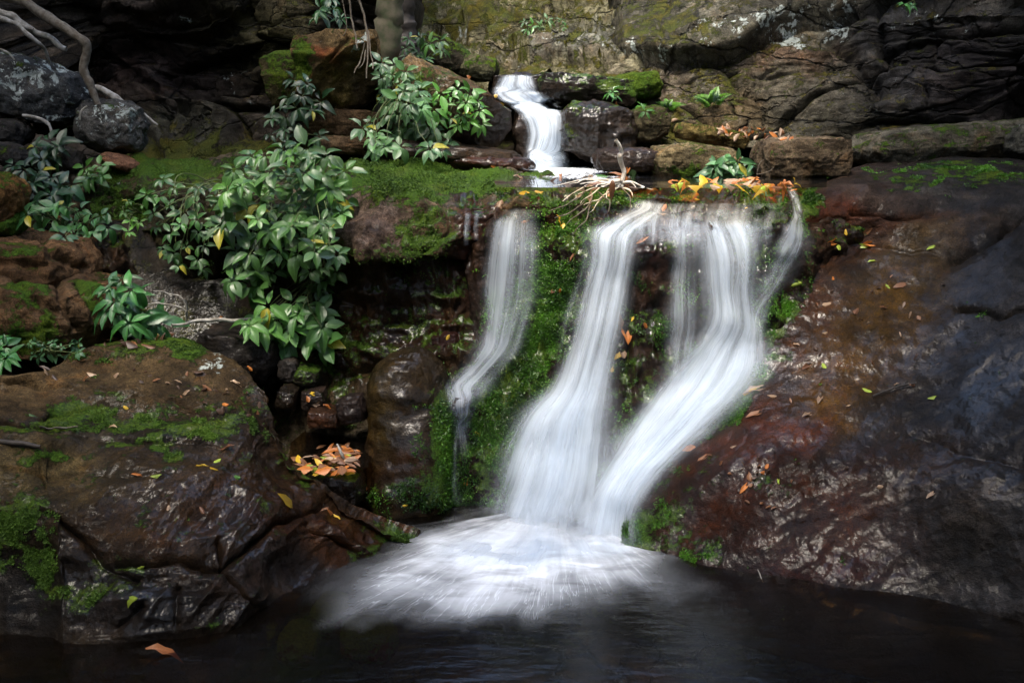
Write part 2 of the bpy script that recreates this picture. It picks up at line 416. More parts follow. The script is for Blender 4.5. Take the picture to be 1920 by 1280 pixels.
# ---- tall right-hand rock wall
o = slab('rock_wall', [
    [(1120, -420, 9.4), (1300, -420, 8.6), (1500, -420, 8.4), (1700, -420, 7.2), (1950, -420, 6.2), (2350, -420, 5.0)],
    [(1160, -40, 8.6), (1320, -60, 7.9), (1500, -70, 7.7), (1660, -60, 6.8), (1920, -50, 6.0), (2350, -50, 4.9)],
    [(1170, 60, 7.6), (1320, 30, 7.3), (1500, 10, 7.1), (1660, 20, 6.55), (1920, 20, 5.95), (2350, 40, 4.9)],
    [(1180, 120, 7.1), (1320, 90, 6.9), (1500, 70, 6.8), (1660, 90, 6.5), (1920, 90, 5.85), (2350, 100, 4.85)],
    [(1190, 175, 6.85), (1320, 160, 6.75), (1490, 150, 6.65), (1650, 160, 6.4), (1920, 160, 5.85), (2350, 180, 4.85)],
    [(1195, 225, 6.7), (1320, 215, 6.65), (1480, 210, 6.55), (1640, 210, 6.3), (1920, 215, 5.9), (2350, 240, 4.9)],
    [(1200, 290, 6.6), (1320, 280, 6.5), (1480, 275, 6.4), (1640, 275, 6.3), (1920, 280, 5.8), (2350, 320, 4.9)]],
    300, 210, blocky(1.5, .5, .17, 33, .045, -.12), ROCKC, back=(0, 1.5, 0), tint=(.10, .093, .066),
    tblobs=[(1240, 190, 80, 60, (.17, .13, .09)), (1450, 150, 170, 70, (.115, .10, .07)), (1500, 110, 110, 25, (.14, .09, .055)),
            (1720, 130, 130, 160, (.04, .038, .036)), (1850, 150, 120, 160, (.035, .03, .03)), (1660, 60, 50, 90, (.05, .048, .045), 20),
            (1560, 250, 120, 30, (.05, .045, .03)), (1360, 230, 60, 60, (.14, .1, .05))],
    moss=.3, mblobs=[(1250, 60, 90, 60, .5), (1340, 130, 50, 60, .5), (1460, 130, 60, 50, .45), (1260, 250, 100, 40, .65), (1560, 110, 70, 30, .4),
                     (1790, 60, 40, 12, .5), (1300, 190, 60, 30, .5)],
    wet=.1, lich=.14, lblobs=[(1430, 35, 170, 26, .5, -8), (1585, 45, 30, 44, .74, 50), (1480, 76, 32, 14, .76), (1355, 75, 45, 20, .38), (1225, 95, 40, 14, .7),
                    (1780, 40, 90, 40, .36), (1700, 180, 200, 40, .24), (1540, 15, 140, 12, .42), (1700, 40, 50, 30, .32)],
    cracks=[([(1190, 235), (1300, 245), (1420, 255)], 9, .1), ([(1540, 40), (1610, 120), (1640, 160)], 26, .25), ([(1640, 85), (1740, 65), (1830, 45), (1930, 25)], 7, .15),
            ([(1725, 0), (1728, 80), (1735, 200)], 5, .06), ([(1620, 230), (1700, 238), (1800, 235)], 12, .22), ([(1880, 100), (1900, 240)], 40, .25),
            ([(1370, 125), (1480, 125), (1580, 112)], 5, .05), ([(1250, 0), (1240, 120), (1245, 230)], 5, .07)])
tag(o, kind='structure')

# ================================================================== ROCKS
BR = (.085, .06, .035)
# ---- middle mossy shelf with the recessed wall below it
o = slab('rock_shelf', [
    [(90, 330, 5.7), (190, 296, 5.8), (330, 296, 5.9), (470, 296, 5.9), (640, 300, 5.9), (780, 306, 5.9), (900, 316, 5.9), (1010, 326, 5.8), (1100, 332, 5.8)],
    [(90, 350, 5.3), (190, 310, 5.4), (330, 312, 5.4), (470, 315, 5.3), (640, 318, 5.3), (780, 325, 5.25), (900, 331, 5.2), (1010, 338, 5.2), (1100, 342, 5.2)],
    [(110, 420, 5.0), (195, 345, 5.1), (330, 338, 5.0), (470, 345, 4.85), (640, 346, 4.75), (780, 350, 4.72), (880, 366, 4.68), (980, 374, 4.68), (1080, 380, 4.68)],
    [(140, 480, 4.95), (200, 390, 5.02), (330, 372, 4.86), (470, 385, 4.68), (640, 390, 4.56), (750, 398, 4.55), (850, 398, 4.56), (960, 400, 4.6), (1060, 410, 4.65)],
    [(160, 530, 4.95), (215, 440, 4.98), (340, 420, 4.8), (480, 435, 4.62), (640, 435, 4.44), (740, 445, 4.42), (840, 440, 4.46), (940, 445, 4.6), (1040, 460, 4.65)],
    [(180, 570, 4.98), (230, 490, 4.98), (350, 470, 4.84), (490, 478, 4.72), (650, 486, 4.40), (740, 496, 4.38), (830, 482, 4.44), (920, 490, 4.62), (1020, 510, 4.65)],
    [(200, 600, 5.0), (245, 540, 5.0), (360, 525, 4.96), (500, 520, 4.9), (650, 514, 4.52), (750, 520, 4.48), (840, 508, 4.50), (920, 530, 4.6), (1020, 560, 4.6)],
    [(220, 640, 5.0), (260, 600, 4.98), (370, 590, 4.94), (500, 590, 4.86), (640, 575, 4.50), (750, 570, 4.46), (850, 570, 4.44), (920, 600, 4.52), (1010, 620, 4.52)],
    [(240, 690, 4.9), (280, 660, 4.86), (380, 660, 4.8), (510, 665, 4.74), (640, 660, 4.42), (750, 650, 4.38), (850, 655, 4.36), (920, 690, 4.38), (1000, 710, 4.4)],
    [(260, 770, 4.75), (300, 750, 4.7), (400, 750, 4.66), (520, 750, 4.6), (640, 745, 4.36), (750, 740, 4.32), (850, 770, 4.26), (910, 800, 4.24), (990, 820, 4.3)],
    [(260, 860, 4.6), (320, 850, 4.6), (420, 850, 4.5), (530, 860, 4.45), (640, 860, 4.35), (750, 860, 4.28), (840, 880, 4.2), (900, 900, 4.18), (980, 920, 4.2)],
    [(260, 1000, 4.5), (320, 1000, 4.5), (420, 1000, 4.4), (530, 1000, 4.35), (640, 1000, 4.25), (750, 1000, 4.2), (840, 1000, 4.14), (900, 1010, 4.12), (980, 1030, 4.15)]],
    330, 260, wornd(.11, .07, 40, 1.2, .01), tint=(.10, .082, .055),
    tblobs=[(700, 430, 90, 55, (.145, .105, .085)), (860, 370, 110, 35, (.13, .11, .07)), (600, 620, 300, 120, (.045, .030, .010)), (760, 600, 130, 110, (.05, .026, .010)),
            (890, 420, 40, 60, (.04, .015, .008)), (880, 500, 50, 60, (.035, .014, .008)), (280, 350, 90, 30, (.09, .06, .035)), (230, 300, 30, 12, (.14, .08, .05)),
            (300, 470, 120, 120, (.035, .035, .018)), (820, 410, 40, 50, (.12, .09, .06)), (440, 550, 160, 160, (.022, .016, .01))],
    moss=.3, mblobs=[(300, 320, 130, 26, .7), (720, 350, 110, 34, .8), (860, 335, 160, 20, .85), (740, 300, 120, 18, .85), (790, 430, 60, 70, .6), (700, 470, 100, 25, .6), (770, 480, 60, 30, .7),
                     (690, 420, 50, 40, .12), (640, 640, 70, 120, .45), (800, 600, 110, 90, .48), (225, 440, 40, 90, .78), (430, 560, 110, 120, .32), (840, 520, 60, 30, .5), (860, 385, 60, 15, .2),
                     (890, 420, 35, 40, .25), (780, 700, 110, 60, .3), (860, 560, 40, 60, .4)],
    wet=.15, wblobs=[(760, 620, 190, 120, .95), (890, 440, 60, 80, .95), (560, 650, 160, 130, .6), (960, 380, 80, 20, 1)],
    lich=.08, lblobs=[(215, 345, 14, 8, .8), (395, 360, 30, 8, .6), (330, 320, 60, 6, .3)],
    cracks=[([(640, 500), (700, 505), (760, 520), (800, 505), (900, 498)], 9, .1), ([(830, 370), (845, 420), (800, 480)], 10, .035), ([(640, 700), (700, 690), (800, 710)], 8, .04),
            ([(600, 560), (720, 600), (840, 590)], 6, .03), ([(330, 330), (400, 326), (420, 350)], 6, .03)])
tag(o, 'broad mossy sandstone shelf with grey-brown face above the upright wet boulder', 'rock')

# ---- rock face the falls run down
def falls_disp(v):
    return fbm(v, 2.0, 4, 71) * .07 - billow(v * np.array([1.6, 1, .7]), 4.5, 3, 73) * .055 + fbm(v, 14, 4, 75) * .022 + fbm(v, 45, 3, 76) * .006
o = slab('waterfall_rock_face', [
    [(840, 332, 6.2), (930, 332, 6.2), (1010, 330, 6.2), (1070, 330, 6.2), (1140, 330, 6.2), (1220, 330, 6.2), (1310, 330, 6.2), (1400, 330, 6.2), (1480, 330, 6.2), (1560, 330, 6.0), (1640, 332, 5.8)],
    [(840, 350, 5.3), (930, 350, 5.3), (1010, 348, 5.3), (1070, 345, 5.3), (1140, 343, 5.3), (1220, 345, 5.35), (1310, 345, 5.35), (1400, 345, 5.35), (1480, 345, 5.3), (1560, 345, 5.2), (1640, 345, 5.1)],
    [(850, 388, 4.72), (930, 378, 4.68), (1010, 372, 4.66), (1070, 356, 4.72), (1140, 352, 4.72), (1220, 366, 4.68), (1310, 366, 4.70), (1400, 362, 4.72), (1480, 362, 4.72), (1560, 372, 4.8), (1640, 385, 4.9)],
    [(855, 420, 4.62), (930, 392, 4.56), (1010, 392, 4.54), (1070, 385, 4.55), (1140, 385, 4.55), (1220, 385, 4.58), (1310, 388, 4.6), (1400, 385, 4.58), (1480, 385, 4.56), (1560, 410, 4.66), (1640, 430, 4.75)],
    [(860, 460, 4.6), (925, 430, 4.50), (1005, 425, 4.50), (1065, 425, 4.46), (1125, 425, 4.40), (1220, 412, 4.38), (1310, 415, 4.38), (1400, 425, 4.42), (1475, 420, 4.48), (1560, 460, 4.6), (1640, 480, 4.7)],
    [(865, 510, 4.55), (915, 490, 4.47), (995, 480, 4.48), (1060, 475, 4.4), (1125, 460, 4.32), (1215, 450, 4.26), (1310, 460, 4.28), (1395, 475, 4.34), (1470, 470, 4.42), (1560, 520, 4.55), (1640, 540, 4.7)],
    [(865, 600, 4.48), (905, 590, 4.43), (990, 580, 4.42), (1055, 570, 4.33), (1120, 560, 4.26), (1200, 560, 4.20), (1300, 560, 4.24), (1390, 560, 4.28), (1460, 560, 4.34), (1540, 600, 4.5), (1640, 620, 4.7)],
    [(850, 690, 4.38), (890, 690, 4.34), (980, 680, 4.30), (1050, 670, 4.24), (1110, 660, 4.20), (1190, 670, 4.15), (1290, 670, 4.18), (1370, 670, 4.20), (1430, 670, 4.25), (1500, 690, 4.4), (1600, 710, 4.6)],
    [(840, 780, 4.26), (870, 790, 4.22), (960, 790, 4.16), (1040, 780, 4.13), (1100, 770, 4.12), (1180, 780, 4.06), (1260, 780, 4.08), (1330, 790, 4.1), (1380, 790, 4.18), (1450, 800, 4.3), (1560, 830, 4.5)],
    [(840, 870, 4.16), (870, 880, 4.12), (950, 880, 4.07), (1030, 880, 4.04), (1100, 880, 4.02), (1160, 880, 3.98), (1220, 870, 3.98), (1290, 880, 4.02), (1340, 890, 4.1), (1420, 900, 4.25), (1540, 930, 4.4)],
    [(840, 945, 4.12), (870, 950, 4.08), (945, 960, 4.00), (1025, 970, 3.95), (1100, 980, 3.9), (1150, 980, 3.86), (1200, 960, 3.86), (1260, 960, 3.95), (1320, 970, 4.05), (1400, 980, 4.2), (1520, 1010, 4.3)],
    [(840, 1080, 4.05), (870, 1080, 4.02), (945, 1090, 3.95), (1025, 1100, 3.88), (1100, 1120, 3.8), (1150, 1130, 3.76), (1200, 1120, 3.76), (1260, 1110, 3.85), (1320, 1110, 3.95), (1400, 1110, 4.1), (1520, 1110, 4.2)]],
    300, 340, falls_disp, tint=(.034, .022, .015),
    tblobs=[(1320, 350, 150, 16, (.4, .15, .035)), (1260, 350, 50, 8, (.2, .25, .03)), (1210, 470, 40, 60, (.035, .012, .010)), (960, 385, 100, 12, (.08, .03, .012)), (1370, 390, 60, 20, (.09, .07, .02)), (1220, 415, 90, 20, (.06, .03, .02))],  # bright orange and yellow-green bed tints paint in the warm glow of the lip
    moss=.36, mblobs=[(1010, 600, 60, 140, .8, 15), (950, 830, 100, 120, .72), (1060, 460, 50, 60, .55), (1190, 760, 50, 130, .52), (1440, 430, 50, 90, .5), (1440, 610, 50, 50, .62),
                     (1300, 365, 110, 16, .25), (1210, 480, 30, 60, .2), (1150, 380, 60, 20, .62), (1240, 800, 90, 40, .5), (880, 560, 30, 120, .3), (1290, 420, 100, 20, .2)],
    wet=1, cracks=[([(1190, 470), (1180, 600), (1150, 760), (1110, 900)], 22, .05), ([(1010, 480), (990, 640), (930, 780)], 20, .04)])
tag(o, 'dark mossy rock face dripping behind the white main falls', 'rock')

# ---- great wet slab on the right
def rs_disp(v):
    q = v @ np.array([[.8, 0, .6], [0, 1, 0], [-.6, 0, .8]]).T
    return (fbm(v, 1.1, 3, 91) * .06 - billow(q * np.array([.5, .7, 1.5]), 2.2, 2, 92) * .018 + fbm(q * np.array([.7, 1, 1.6]), 5, 4, 93) * .018 - billow(q * np.array([.6, 1, 1.5]), 7, 2, 95) * .005
            + fbm(v, 20, 4, 94, .55) * .006)
o = slab('rock_slab', [
    [(1545, 360, 6.0), (1650, 306, 6.1), (1800, 303, 6.0), (1950, 305, 5.8), (2480, 310, 5.2)],
    [(1520, 350, 5.2), (1640, 316, 5.5), (1790, 306, 5.4), (1950, 308, 5.2), (2480, 320, 4.7)],
    [(1508, 362, 4.8), (1640, 340, 4.95), (1785, 332, 4.95), (1950, 332, 4.8), (2480, 350, 4.35)],
    [(1505, 400, 4.68), (1640, 395, 4.72), (1780, 390, 4.68), (1950, 390, 4.45), (2480, 415, 4.0)],
    [(1500, 450, 4.62), (1620, 462, 4.66), (1780, 470, 4.45), (1950, 480, 4.15), (2480, 510, 3.7)],
    [(1460, 560, 4.45), (1600, 570, 4.35), (1760, 580, 4.18), (1950, 590, 3.85), (2480, 620, 3.4)],
    [(1400, 680, 4.25), (1550, 690, 4.1), (1730, 700, 3.92), (1950, 700, 3.62), (2480, 740, 3.2)],
    [(1290, 800, 4.08), (1480, 805, 3.86), (1700, 810, 3.68), (1950, 820, 3.38), (2480, 870, 3.0)],
    [(1200, 890, 3.93), (1430, 895, 3.70), (1680, 900, 3.5), (1950, 925, 3.2), (2480, 980, 2.85)],
    [(1172, 975, 3.80), (1420, 1000, 3.56), (1680, 1030, 3.36), (1950, 1060, 3.1), (2480, 1120, 2.75)],
    [(1168, 1035, 3.68), (1420, 1092, 3.42), (1680, 1145, 3.22), (1950, 1198, 3.0), (2480, 1280, 2.65)],
    [(1180, 1130, 3.6), (1430, 1220, 3.35), (1690, 1290, 3.15), (1950, 1360, 2.95), (2480, 1450, 2.6)]],
    440, 480, rs_disp, back=(0, .7, -.25), tint=(.020, .019, .019),
    tblobs=[(1600, 360, 120, 60, (.042, .030, .024)), (1560, 430, 90, 40, (.05, .014, .008)), (1640, 420, 130, 26, (.055, .022, .012)), (1740, 440, 120, 26, (.05, .034, .022)), (1490, 620, 80, 150, (.058, .020, .005), 25), (1630, 640, 105, 170, (.085, .052, .006), 30),
            (1560, 740, 90, 60, (.09, .052, .006)), (1400, 840, 130, 60, (.060, .018, .005), -20), (1350, 960, 130, 90, (.042, .014, .005)), (1560, 960, 160, 100, (.05, .017, .005)),
            (1780, 900, 130, 130, (.024, .014, .007)), (1500, 1080, 190, 40, (.032, .008, .004)), (1800, 740, 160, 90, (.017, .017, .018)), (1500, 800, 50, 30, (.10, .03, .005), -20), (1850, 330, 140, 20, (.035, .035, .032)), (1850, 1000, 90, 90, (.03, .028, .026))],
    moss=.05, mblobs=[(1470, 590, 38, 50, .74, 20), (1380, 740, 80, 30, .66, -45), (1220, 990, 60, 50, .62), (1260, 920, 40, 60, .45), (1480, 480, 36, 60, .6), (1510, 380, 30, 50, .62),
                     (1800, 325, 150, 10, .6), (1860, 330, 60, 30, .42), (1330, 900, 40, 60, .25), (1300, 1020, 60, 30, .4), (1440, 920, 40, 30, .42), (1460, 660, 24, 16, .6), (1260, 830, 60, 20, .6, -45)],
    wet=.8, wblobs=[(1850, 400, 260, 90, .12), (1900, 560, 120, 120, .3), (1600, 700, 160, 200, 1), (1800, 760, 170, 90, 1), (1600, 370, 100, 40, .25), (1800, 1000, 90, 150, .5)],
    cracks=[([(1780, 470), (1830, 450), (1880, 410), (1960, 360)], 20, .10), ([(1600, 395), (1700, 398), (1760, 380)], 10, .05), ([(1790, 566), (1850, 572), (1960, 562)], 5, .05),
            ([(1560, 330), (1700, 350), (1950, 372)], 7, .02), ([(1540, 520), (1620, 450), (1760, 470)], 6, .02), ([(1700, 800), (1820, 836), (1960, 880)], 22, .025), ([(1560, 1120), (1700, 1160), (1850, 1190)], 30, .035)])
tag(o, 'huge dark wet rock slab sloping to the pool on the right of the falls', 'rock')

# ---- near-left slab
def ls_disp(v):
    q = v @ np.array([[.75, 0, .66], [0, 1, 0], [-.66, 0, .75]])
    base = fbm(v, 1.5, 3, 51) * .06 - billow(v * np.array([.8, 1, 1.5]), 2.4, 2, 52) * .045 + fbm(v * np.array([.7, .7, 2.0]), 5, 4, 57) * .024 - billow(q * np.array([1.4, 1, .8]), 6, 2, 58) * .010 * sm(.8, .4, v[:, 2])
    gro = billow(q * np.array([2.6, 1, .7]), 3.0, 2, 53) * -.022 * sm(.75, .3, v[:, 2]) * sm(-1.55, -1.0, v[:, 0])
    return base + gro + fbm(v, 14, 4, 54, .55) * .011 + fbm(v, 45, 3, 55) * .003
o = slab('stepped_rock_slab', [
    [(-620, 790, 4.0), (0, 745, 4.3), (150, 700, 4.5), (320, 680, 4.7), (440, 720, 4.6), (520, 800, 4.4), (575, 920, 4.1), (700, 1010, 4.05), (800, 1060, 4.0)],
    [(-620, 735, 3.6), (0, 690, 3.85), (150, 645, 4.1), (320, 626, 4.28), (445, 658, 4.2), (525, 740, 4.02), (568, 850, 3.82), (700, 938, 3.78), (792, 990, 3.76)],
    [(-620, 765, 3.48), (0, 722, 3.7), (150, 680, 3.92), (310, 670, 4.0), (420, 695, 3.98), (505, 765, 3.86), (560, 868, 3.72), (680, 948, 3.7), (788, 1005, 3.71)],
    [(-620, 800, 3.35), (0, 762, 3.5), (140, 742, 3.66), (290, 732, 3.76), (400, 750, 3.76), (490, 800, 3.7), (550, 890, 3.62), (660, 962, 3.63), (775, 1020, 3.67)],
    [(-620, 870, 3.22), (0, 830, 3.36), (130, 825, 3.44), (270, 825, 3.5), (380, 838, 3.52), (460, 868, 3.5), (530, 930, 3.46), (630, 990, 3.5), (745, 1034, 3.6)],
    [(-620, 930, 3.12), (0, 900, 3.2), (120, 905, 3.22), (260, 915, 3.27), (370, 925, 3.3), (450, 950, 3.3), (520, 990, 3.3), (610, 1035, 3.42), (715, 1055, 3.54)],
    [(-620, 1000, 3.05), (0, 960, 3.12), (110, 975, 3.09), (250, 995, 3.1), (360, 1008, 3.12), (440, 1025, 3.15), (510, 1058, 3.22), (600, 1078, 3.34), (690, 1078, 3.49)],
    [(-620, 1120, 2.98), (0, 1090, 3.05), (100, 1090, 2.99), (240, 1085, 2.97), (350, 1100, 2.98), (430, 1110, 3.02), (500, 1120, 3.1), (590, 1120, 3.26), (672, 1098, 3.43)],
    [(-620, 1280, 2.8), (0, 1245, 2.88), (110, 1226, 2.86), (240, 1218, 2.88), (350, 1206, 2.92), (430, 1196, 2.97), (490, 1178, 3.05), (570, 1155, 3.18), (655, 1115, 3.38)],
    [(-620, 1400, 2.75), (0, 1380, 2.8), (110, 1370, 2.8), (240, 1360, 2.82), (350, 1350, 2.85), (430, 1330, 2.9), (490, 1310, 2.98), (570, 1270, 3.1), (655, 1220, 3.3)]],
    460, 420, ls_disp, back=(0, .5, -.35), tint=(.036, .025, .013),
    tblobs=[(150, 700, 260, 70, (.085, .058, .03)), (90, 900, 130, 70, (.07, .052, .024)), (300, 800, 200, 30, (.045, .036, .022)), (460, 820, 120, 60, (.028, .019, .012)),
            (250, 990, 170, 50, (.042, .025, .011)), (500, 950, 200, 80, (.042, .023, .008)), (640, 1010, 110, 60, (.05, .022, .006)), (250, 1120, 200, 70, (.017, .014, .013)), (520, 1080, 100, 60, (.02, .012, .008)),
            (40, 1130, 90, 110, (.01, .009, .008)), (700, 960, 90, 30, (.08, .04, .01))],
    moss=.16, mblobs=[(350, 650, 120, 16, .66), (120, 660, 120, 16, .5), (180, 795, 170, 16, .55), (400, 775, 130, 34, .5), (300, 760, 200, 10, .35), (60, 790, 80, 16, .6), (40, 1010, 50, 80, .62, 30),
                      (90, 1080, 40, 40, .6), (150, 1115, 46, 30, .5), (120, 860, 60, 14, .55), (280, 838, 60, 12, .62), (740, 1010, 36, 36, .78), (330, 895, 40, 10, .1), (430, 1180, 110, 14, .5),
                      (570, 880, 30, 30, .5), (200, 715, 160, 16, .1), (220, 1060, 50, 20, .5), (690, 1040, 40, 18, .5)],
    wet=.3, wblobs=[(500, 980, 260, 130, 1), (520, 800, 60, 90, .9), (350, 1120, 260, 90, .95), (150, 700, 260, 60, .05), (60, 860, 110, 60, .08), (700, 1000, 120, 60, 1)],
    lich=.02, lblobs=[(385, 685, 30, 12, .6), (140, 1115, 40, 30, .3)],
    cracks=[([(0, 706), (140, 702), (250, 708), (340, 730), (420, 760)], 6, .035), ([(-40, 796), (120, 790), (200, 802), (330, 800), (420, 812)], 8, .035), ([(90, 770), (140, 740), (200, 728)], 6, .03),
            ([(60, 838), (75, 890)], 4, .02), ([(0, 870), (130, 862), (240, 880), (330, 870)], 5, .02), ([(200, 1048), (330, 1030), (430, 1052), (500, 1010)], 10, .05), ([(415, 1000), (440, 1060), (500, 1140)], 7, .04),
            ([(500, 1010), (540, 960), (620, 930)], 9, .05), ([(100, 960), (170, 1050), (240, 1080)], 12, .05), ([(330, 1100), (325, 1180)], 10, .04), ([(210, 1180), (260, 1140)], 12, .04), ([(600, 960), (680, 1030), (700, 1060)], 7, .04)])
tag(o, 'broad stepped brown rock slab with moss strips, dry above and wet below, on the left bank', 'rock')

def B(name, label, *a, cat='rock', group=None, kind=None, **k):
    o = boulder(name, *a, **k); tag(o, label, cat, group, kind); return o
# left upper boulders
B('boulder', 'rounded brown boulder with mossy pits above the left slab', 25, 500, 4.75, 330, 150, .9, (0, 4, 0), .45, seed=3, n=70, tint=(.17, .10, .055), moss=.2,
  mblobs=[(70, 480, 50, 25, .5), (20, 500, 60, 20, .5)], cracks=[([(85, 440), (100, 480), (170, 500)], 8, .03), ([(0, 490), (90, 500)], 8, .03)])
B('boulder', 'large cracked brown boulder with mossy foot beside the leafy shrub', 60, 578, 4.55, 345, 165, .9, (0, 6, 0), .5, seed=8, n=90, tint=(.15, .095, .055), moss=.22,
  mblobs=[(40, 640, 110, 30, .85), (20, 580, 50, 40, .55), (180, 570, 20, 50, .6), (60, 545, 40, 14, .6)], wet=.1,
  cracks=[([(100, 500), (120, 560), (150, 620)], 7, .035), ([(150, 530), (180, 600)], 7, .03), ([(30, 520), (70, 560), (110, 580)], 8, .03)])
B('boulder', 'small mossy orange boulder at the left edge', -5, 372, 4.7, 100, 100, .35, (0, 20, 0), .3, seed=11, tint=(.16, .09, .04), moss=.42)
B('boulder', 'green moss-capped stone below the orange boulder', 5, 418, 4.7, 80, 60, .3, (0, 0, 0), .2, seed=12, tint=(.1, .08, .04), moss=.8)
# boulder pile, back left
B('boulder', 'big grey boulder dappled with pale lichen under the roots', 75, 172, 5.7, 215, 125, .55, (0, 14, 0), .35, seed=14, n=64, tint=(.07, .07, .068), moss=.22, lich=.36, lblobs=[(70, 140, 60, 30, .55)])
B('boulder', 'round grey boulder spotted with white lichen', 212, 238, 5.5, 138, 104, .38, (0, 8, 0), .28, seed=19, n=64, tint=(.075, .072, .065), moss=.2, lich=.3, lblobs=[(225, 225, 45, 25, .52)])
for i, (x, y, w_, h_, Y, l) in enumerate([(18, 250, 80, 55, 5.5, 'dark rounded stone at the left edge under the lichened boulder'), (-20, 215, 80, 60, 5.6, 'dark stone cut by the frame left of the lichened boulder'),
        (25, 292, 80, 46, 5.3, 'grey stone above the dark green seedlings'), (110, 225, 90, 70, 5.8, 'dark stone wedged between the two lichened boulders'),
        (105, 300, 110, 60, 5.4, 'dark brown stone under the round lichened boulder'), (228, 304, 80, 26, 5.35, 'low red-brown stone below the round lichened boulder')]):
    B('boulder', l, x, y, Y, w_, h_, .3, (0, 10 * (i % 3), 0), .3, seed=30 + i, tint=(.05, .046, .042) if i < 5 else (.15, .08, .05), moss=.25, lich=.2)
# hanging block & friends
B('rock_block', 'tan overhanging rock block with yellow-green moss on its left', 640, 132, 6.05, 185, 160, .9, (0, -6, 6), .62, seed=40, n=80, cut=[(.3, -1, -.5, .62)], tint=(.15, .105, .055),
  tblobs=[(610, 85, 35, 16, (.17, .06, .03)), (660, 170, 60, 40, (.08, .055, .035)), (620, 150, 30, 50, (.17, .12, .05))], moss=.2,
  mblobs=[(555, 125, 34, 50, .9), (650, 70, 60, 20, .45)], lich=.12, lblobs=[(680, 80, 40, 16, .5)], cracks=[([(620, 110), (650, 70)], 5, .03)])
B('rock_block', 'yellow-mossed low block left of the tan overhanging block', 545, 150, 6.1, 90, 110, .6, (0, -14, 0), .5, seed=41, tint=(.1, .08, .04), moss=.6)
B('rock_ledge', 'thin brown ledge under the tan overhanging block', 655, 232, 6.1, 170, 62, .7, (0, 4, 0), .7, seed=42, tint=(.09, .06, .035), moss=.15)
B('rock_ledge', 'low brown ledge behind the leafy vine', 680, 272, 5.95, 190, 40, .6, (0, 3, 0), .7, seed=43, tint=(.11, .075, .045), moss=.25)
B('rock_slab', 'sloping brown slab half covered by leaves left of the upper fall', 850, 200, 6.15, 262, 118, 1.0, (0, 27, 0), .55, seed=44, n=90, cut=[(.75, -.66, -.1, .42)], tint=(.14, .10, .055),
  tblobs=[(955, 235, 40, 50, (.025, .016, .012)), (930, 180, 60, 24, (.09, .055, .03)), (840, 240, 50, 24, (.2, .14, .07)), (900, 260, 60, 30, (.03, .02, .014))], moss=.22, mblobs=[(820, 150, 70, 24, .6), (970, 215, 20, 30, .45)], wet=.3,
  wblobs=[(960, 220, 60, 60, .9)])
B('boulder', 'dark mossy boulder at the head of the upper fall', 835, 112, 6.9, 120, 80, .6, (0, 25, 0), .4, seed=45, tint=(.035, .03, .02), moss=.45)
B('boulder', 'green mossy stone left of the upper fall lip', 893, 128, 6.85, 92, 50, .45, (0, 10, 0), .5, seed=46, tint=(.09, .085, .05), moss=.55, mblobs=[(900, 112, 30, 8, .2)])
B('rock_ledge', 'dark undercut ledge below the sloping brown slab', 830, 288, 5.9, 330, 46, .7, (0, 6, 0), .6, seed=47, tint=(.035, .025, .016), moss=.15, wet=.4)
B('boulder', 'dark wet stone left of the upper fall foot', 915, 305, 5.8, 190, 34, .5, (0, 4, 0), .5, seed=48, tint=(.045, .022, .012), moss=.1, wet=1)
B('boulder', 'dark glistening boulder right of the upper fall', 1120, 246, 6.35, 165, 118, .6, (0, 6, 0), .4, seed=49, n=70, tint=(.04, .036, .034), moss=.28, mblobs=[(1070, 230, 26, 60, .5)], wet=1)
B('rock_ledge', 'black wet ledge beside the upper fall lip', 1100, 170, 6.75, 215, 60, .7, (0, 6, 0), .55, seed=50, n=64, tint=(.022, .018, .014), moss=.4, mblobs=[(1150, 150, 60, 20, .7)], wet=.9)
B('rock_ledge', 'dark rock lip under the upper fall crest', 975, 172, 6.85, 130, 70, .5, (0, 0, 0), .6, seed=51, tint=(.03, .022, .016), moss=.3, wet=1)
B('rock_ledge', 'dark rock step behind the upper fall curtain', 1015, 262, 6.62, 120, 130, .55, (0, 0, 0), .6, seed=52, tint=(.03, .024, .02), moss=.25, wet=1)
B('rock_ledge', 'green mossy ledge between the glistening boulder and the wall', 1190, 165, 6.7, 110, 60, .5, (0, -10, 0), .4, seed=53, tint=(.07, .06, .03), moss=.75)
B('boulder', 'dark broken stone right of the glistening boulder', 1215, 232, 6.4, 90, 70, .4, (0, -12, 0), .5, seed=54, tint=(.06, .05, .03), moss=.4)
B('boulder', 'low dark wet rock behind the dead root', 1180, 300, 5.5, 150, 50, .4, (0, 0, 0), .4, seed=55, tint=(.045, .035, .03), moss=.15, wet=.8)
# right ledges
B('boulder', 'rounded tan boulder with mossy base behind the leaf litter', 1300, 306, 5.45, 190, 76, .5, (0, 2, 0), .4, seed=60, n=70, tint=(.15, .12, .07), moss=.3, mblobs=[(1270, 320, 60, 20, .7)])
B('rock_slab', 'small tilted yellow-brown slab below the right wall', 1332, 254, 6.1, 150, 36, .45, (0, 9, 0), .65, seed=61, tint=(.16, .12, .05), moss=.4)
B('rock_block', 'brown weathered block between the tan boulder and the black slab', 1500, 294, 5.4, 190, 82, .6, (0, -2, 0), .6, seed=62, n=70, tint=(.12, .09, .06), moss=.28)
B('rock_ledge', 'long rounded grey-green ledge above the black slab', 1780, 268, 5.75, 400, 76, .7, (0, -5, 0), .5, seed=63, n=80, tint=(.11, .10, .075), moss=.32, mblobs=[(1850, 280, 60, 20, .55), (1650, 290, 60, 20, .5), (1760, 285, 40, 30, .5)], lich=.15)
B('rock_ledge', 'grey ledge at the right frame edge', 1990, 262, 5.5, 260, 86, .7, (0, -3, 0), .5, seed=64, tint=(.10, .095, .075), moss=.3, lich=.2)
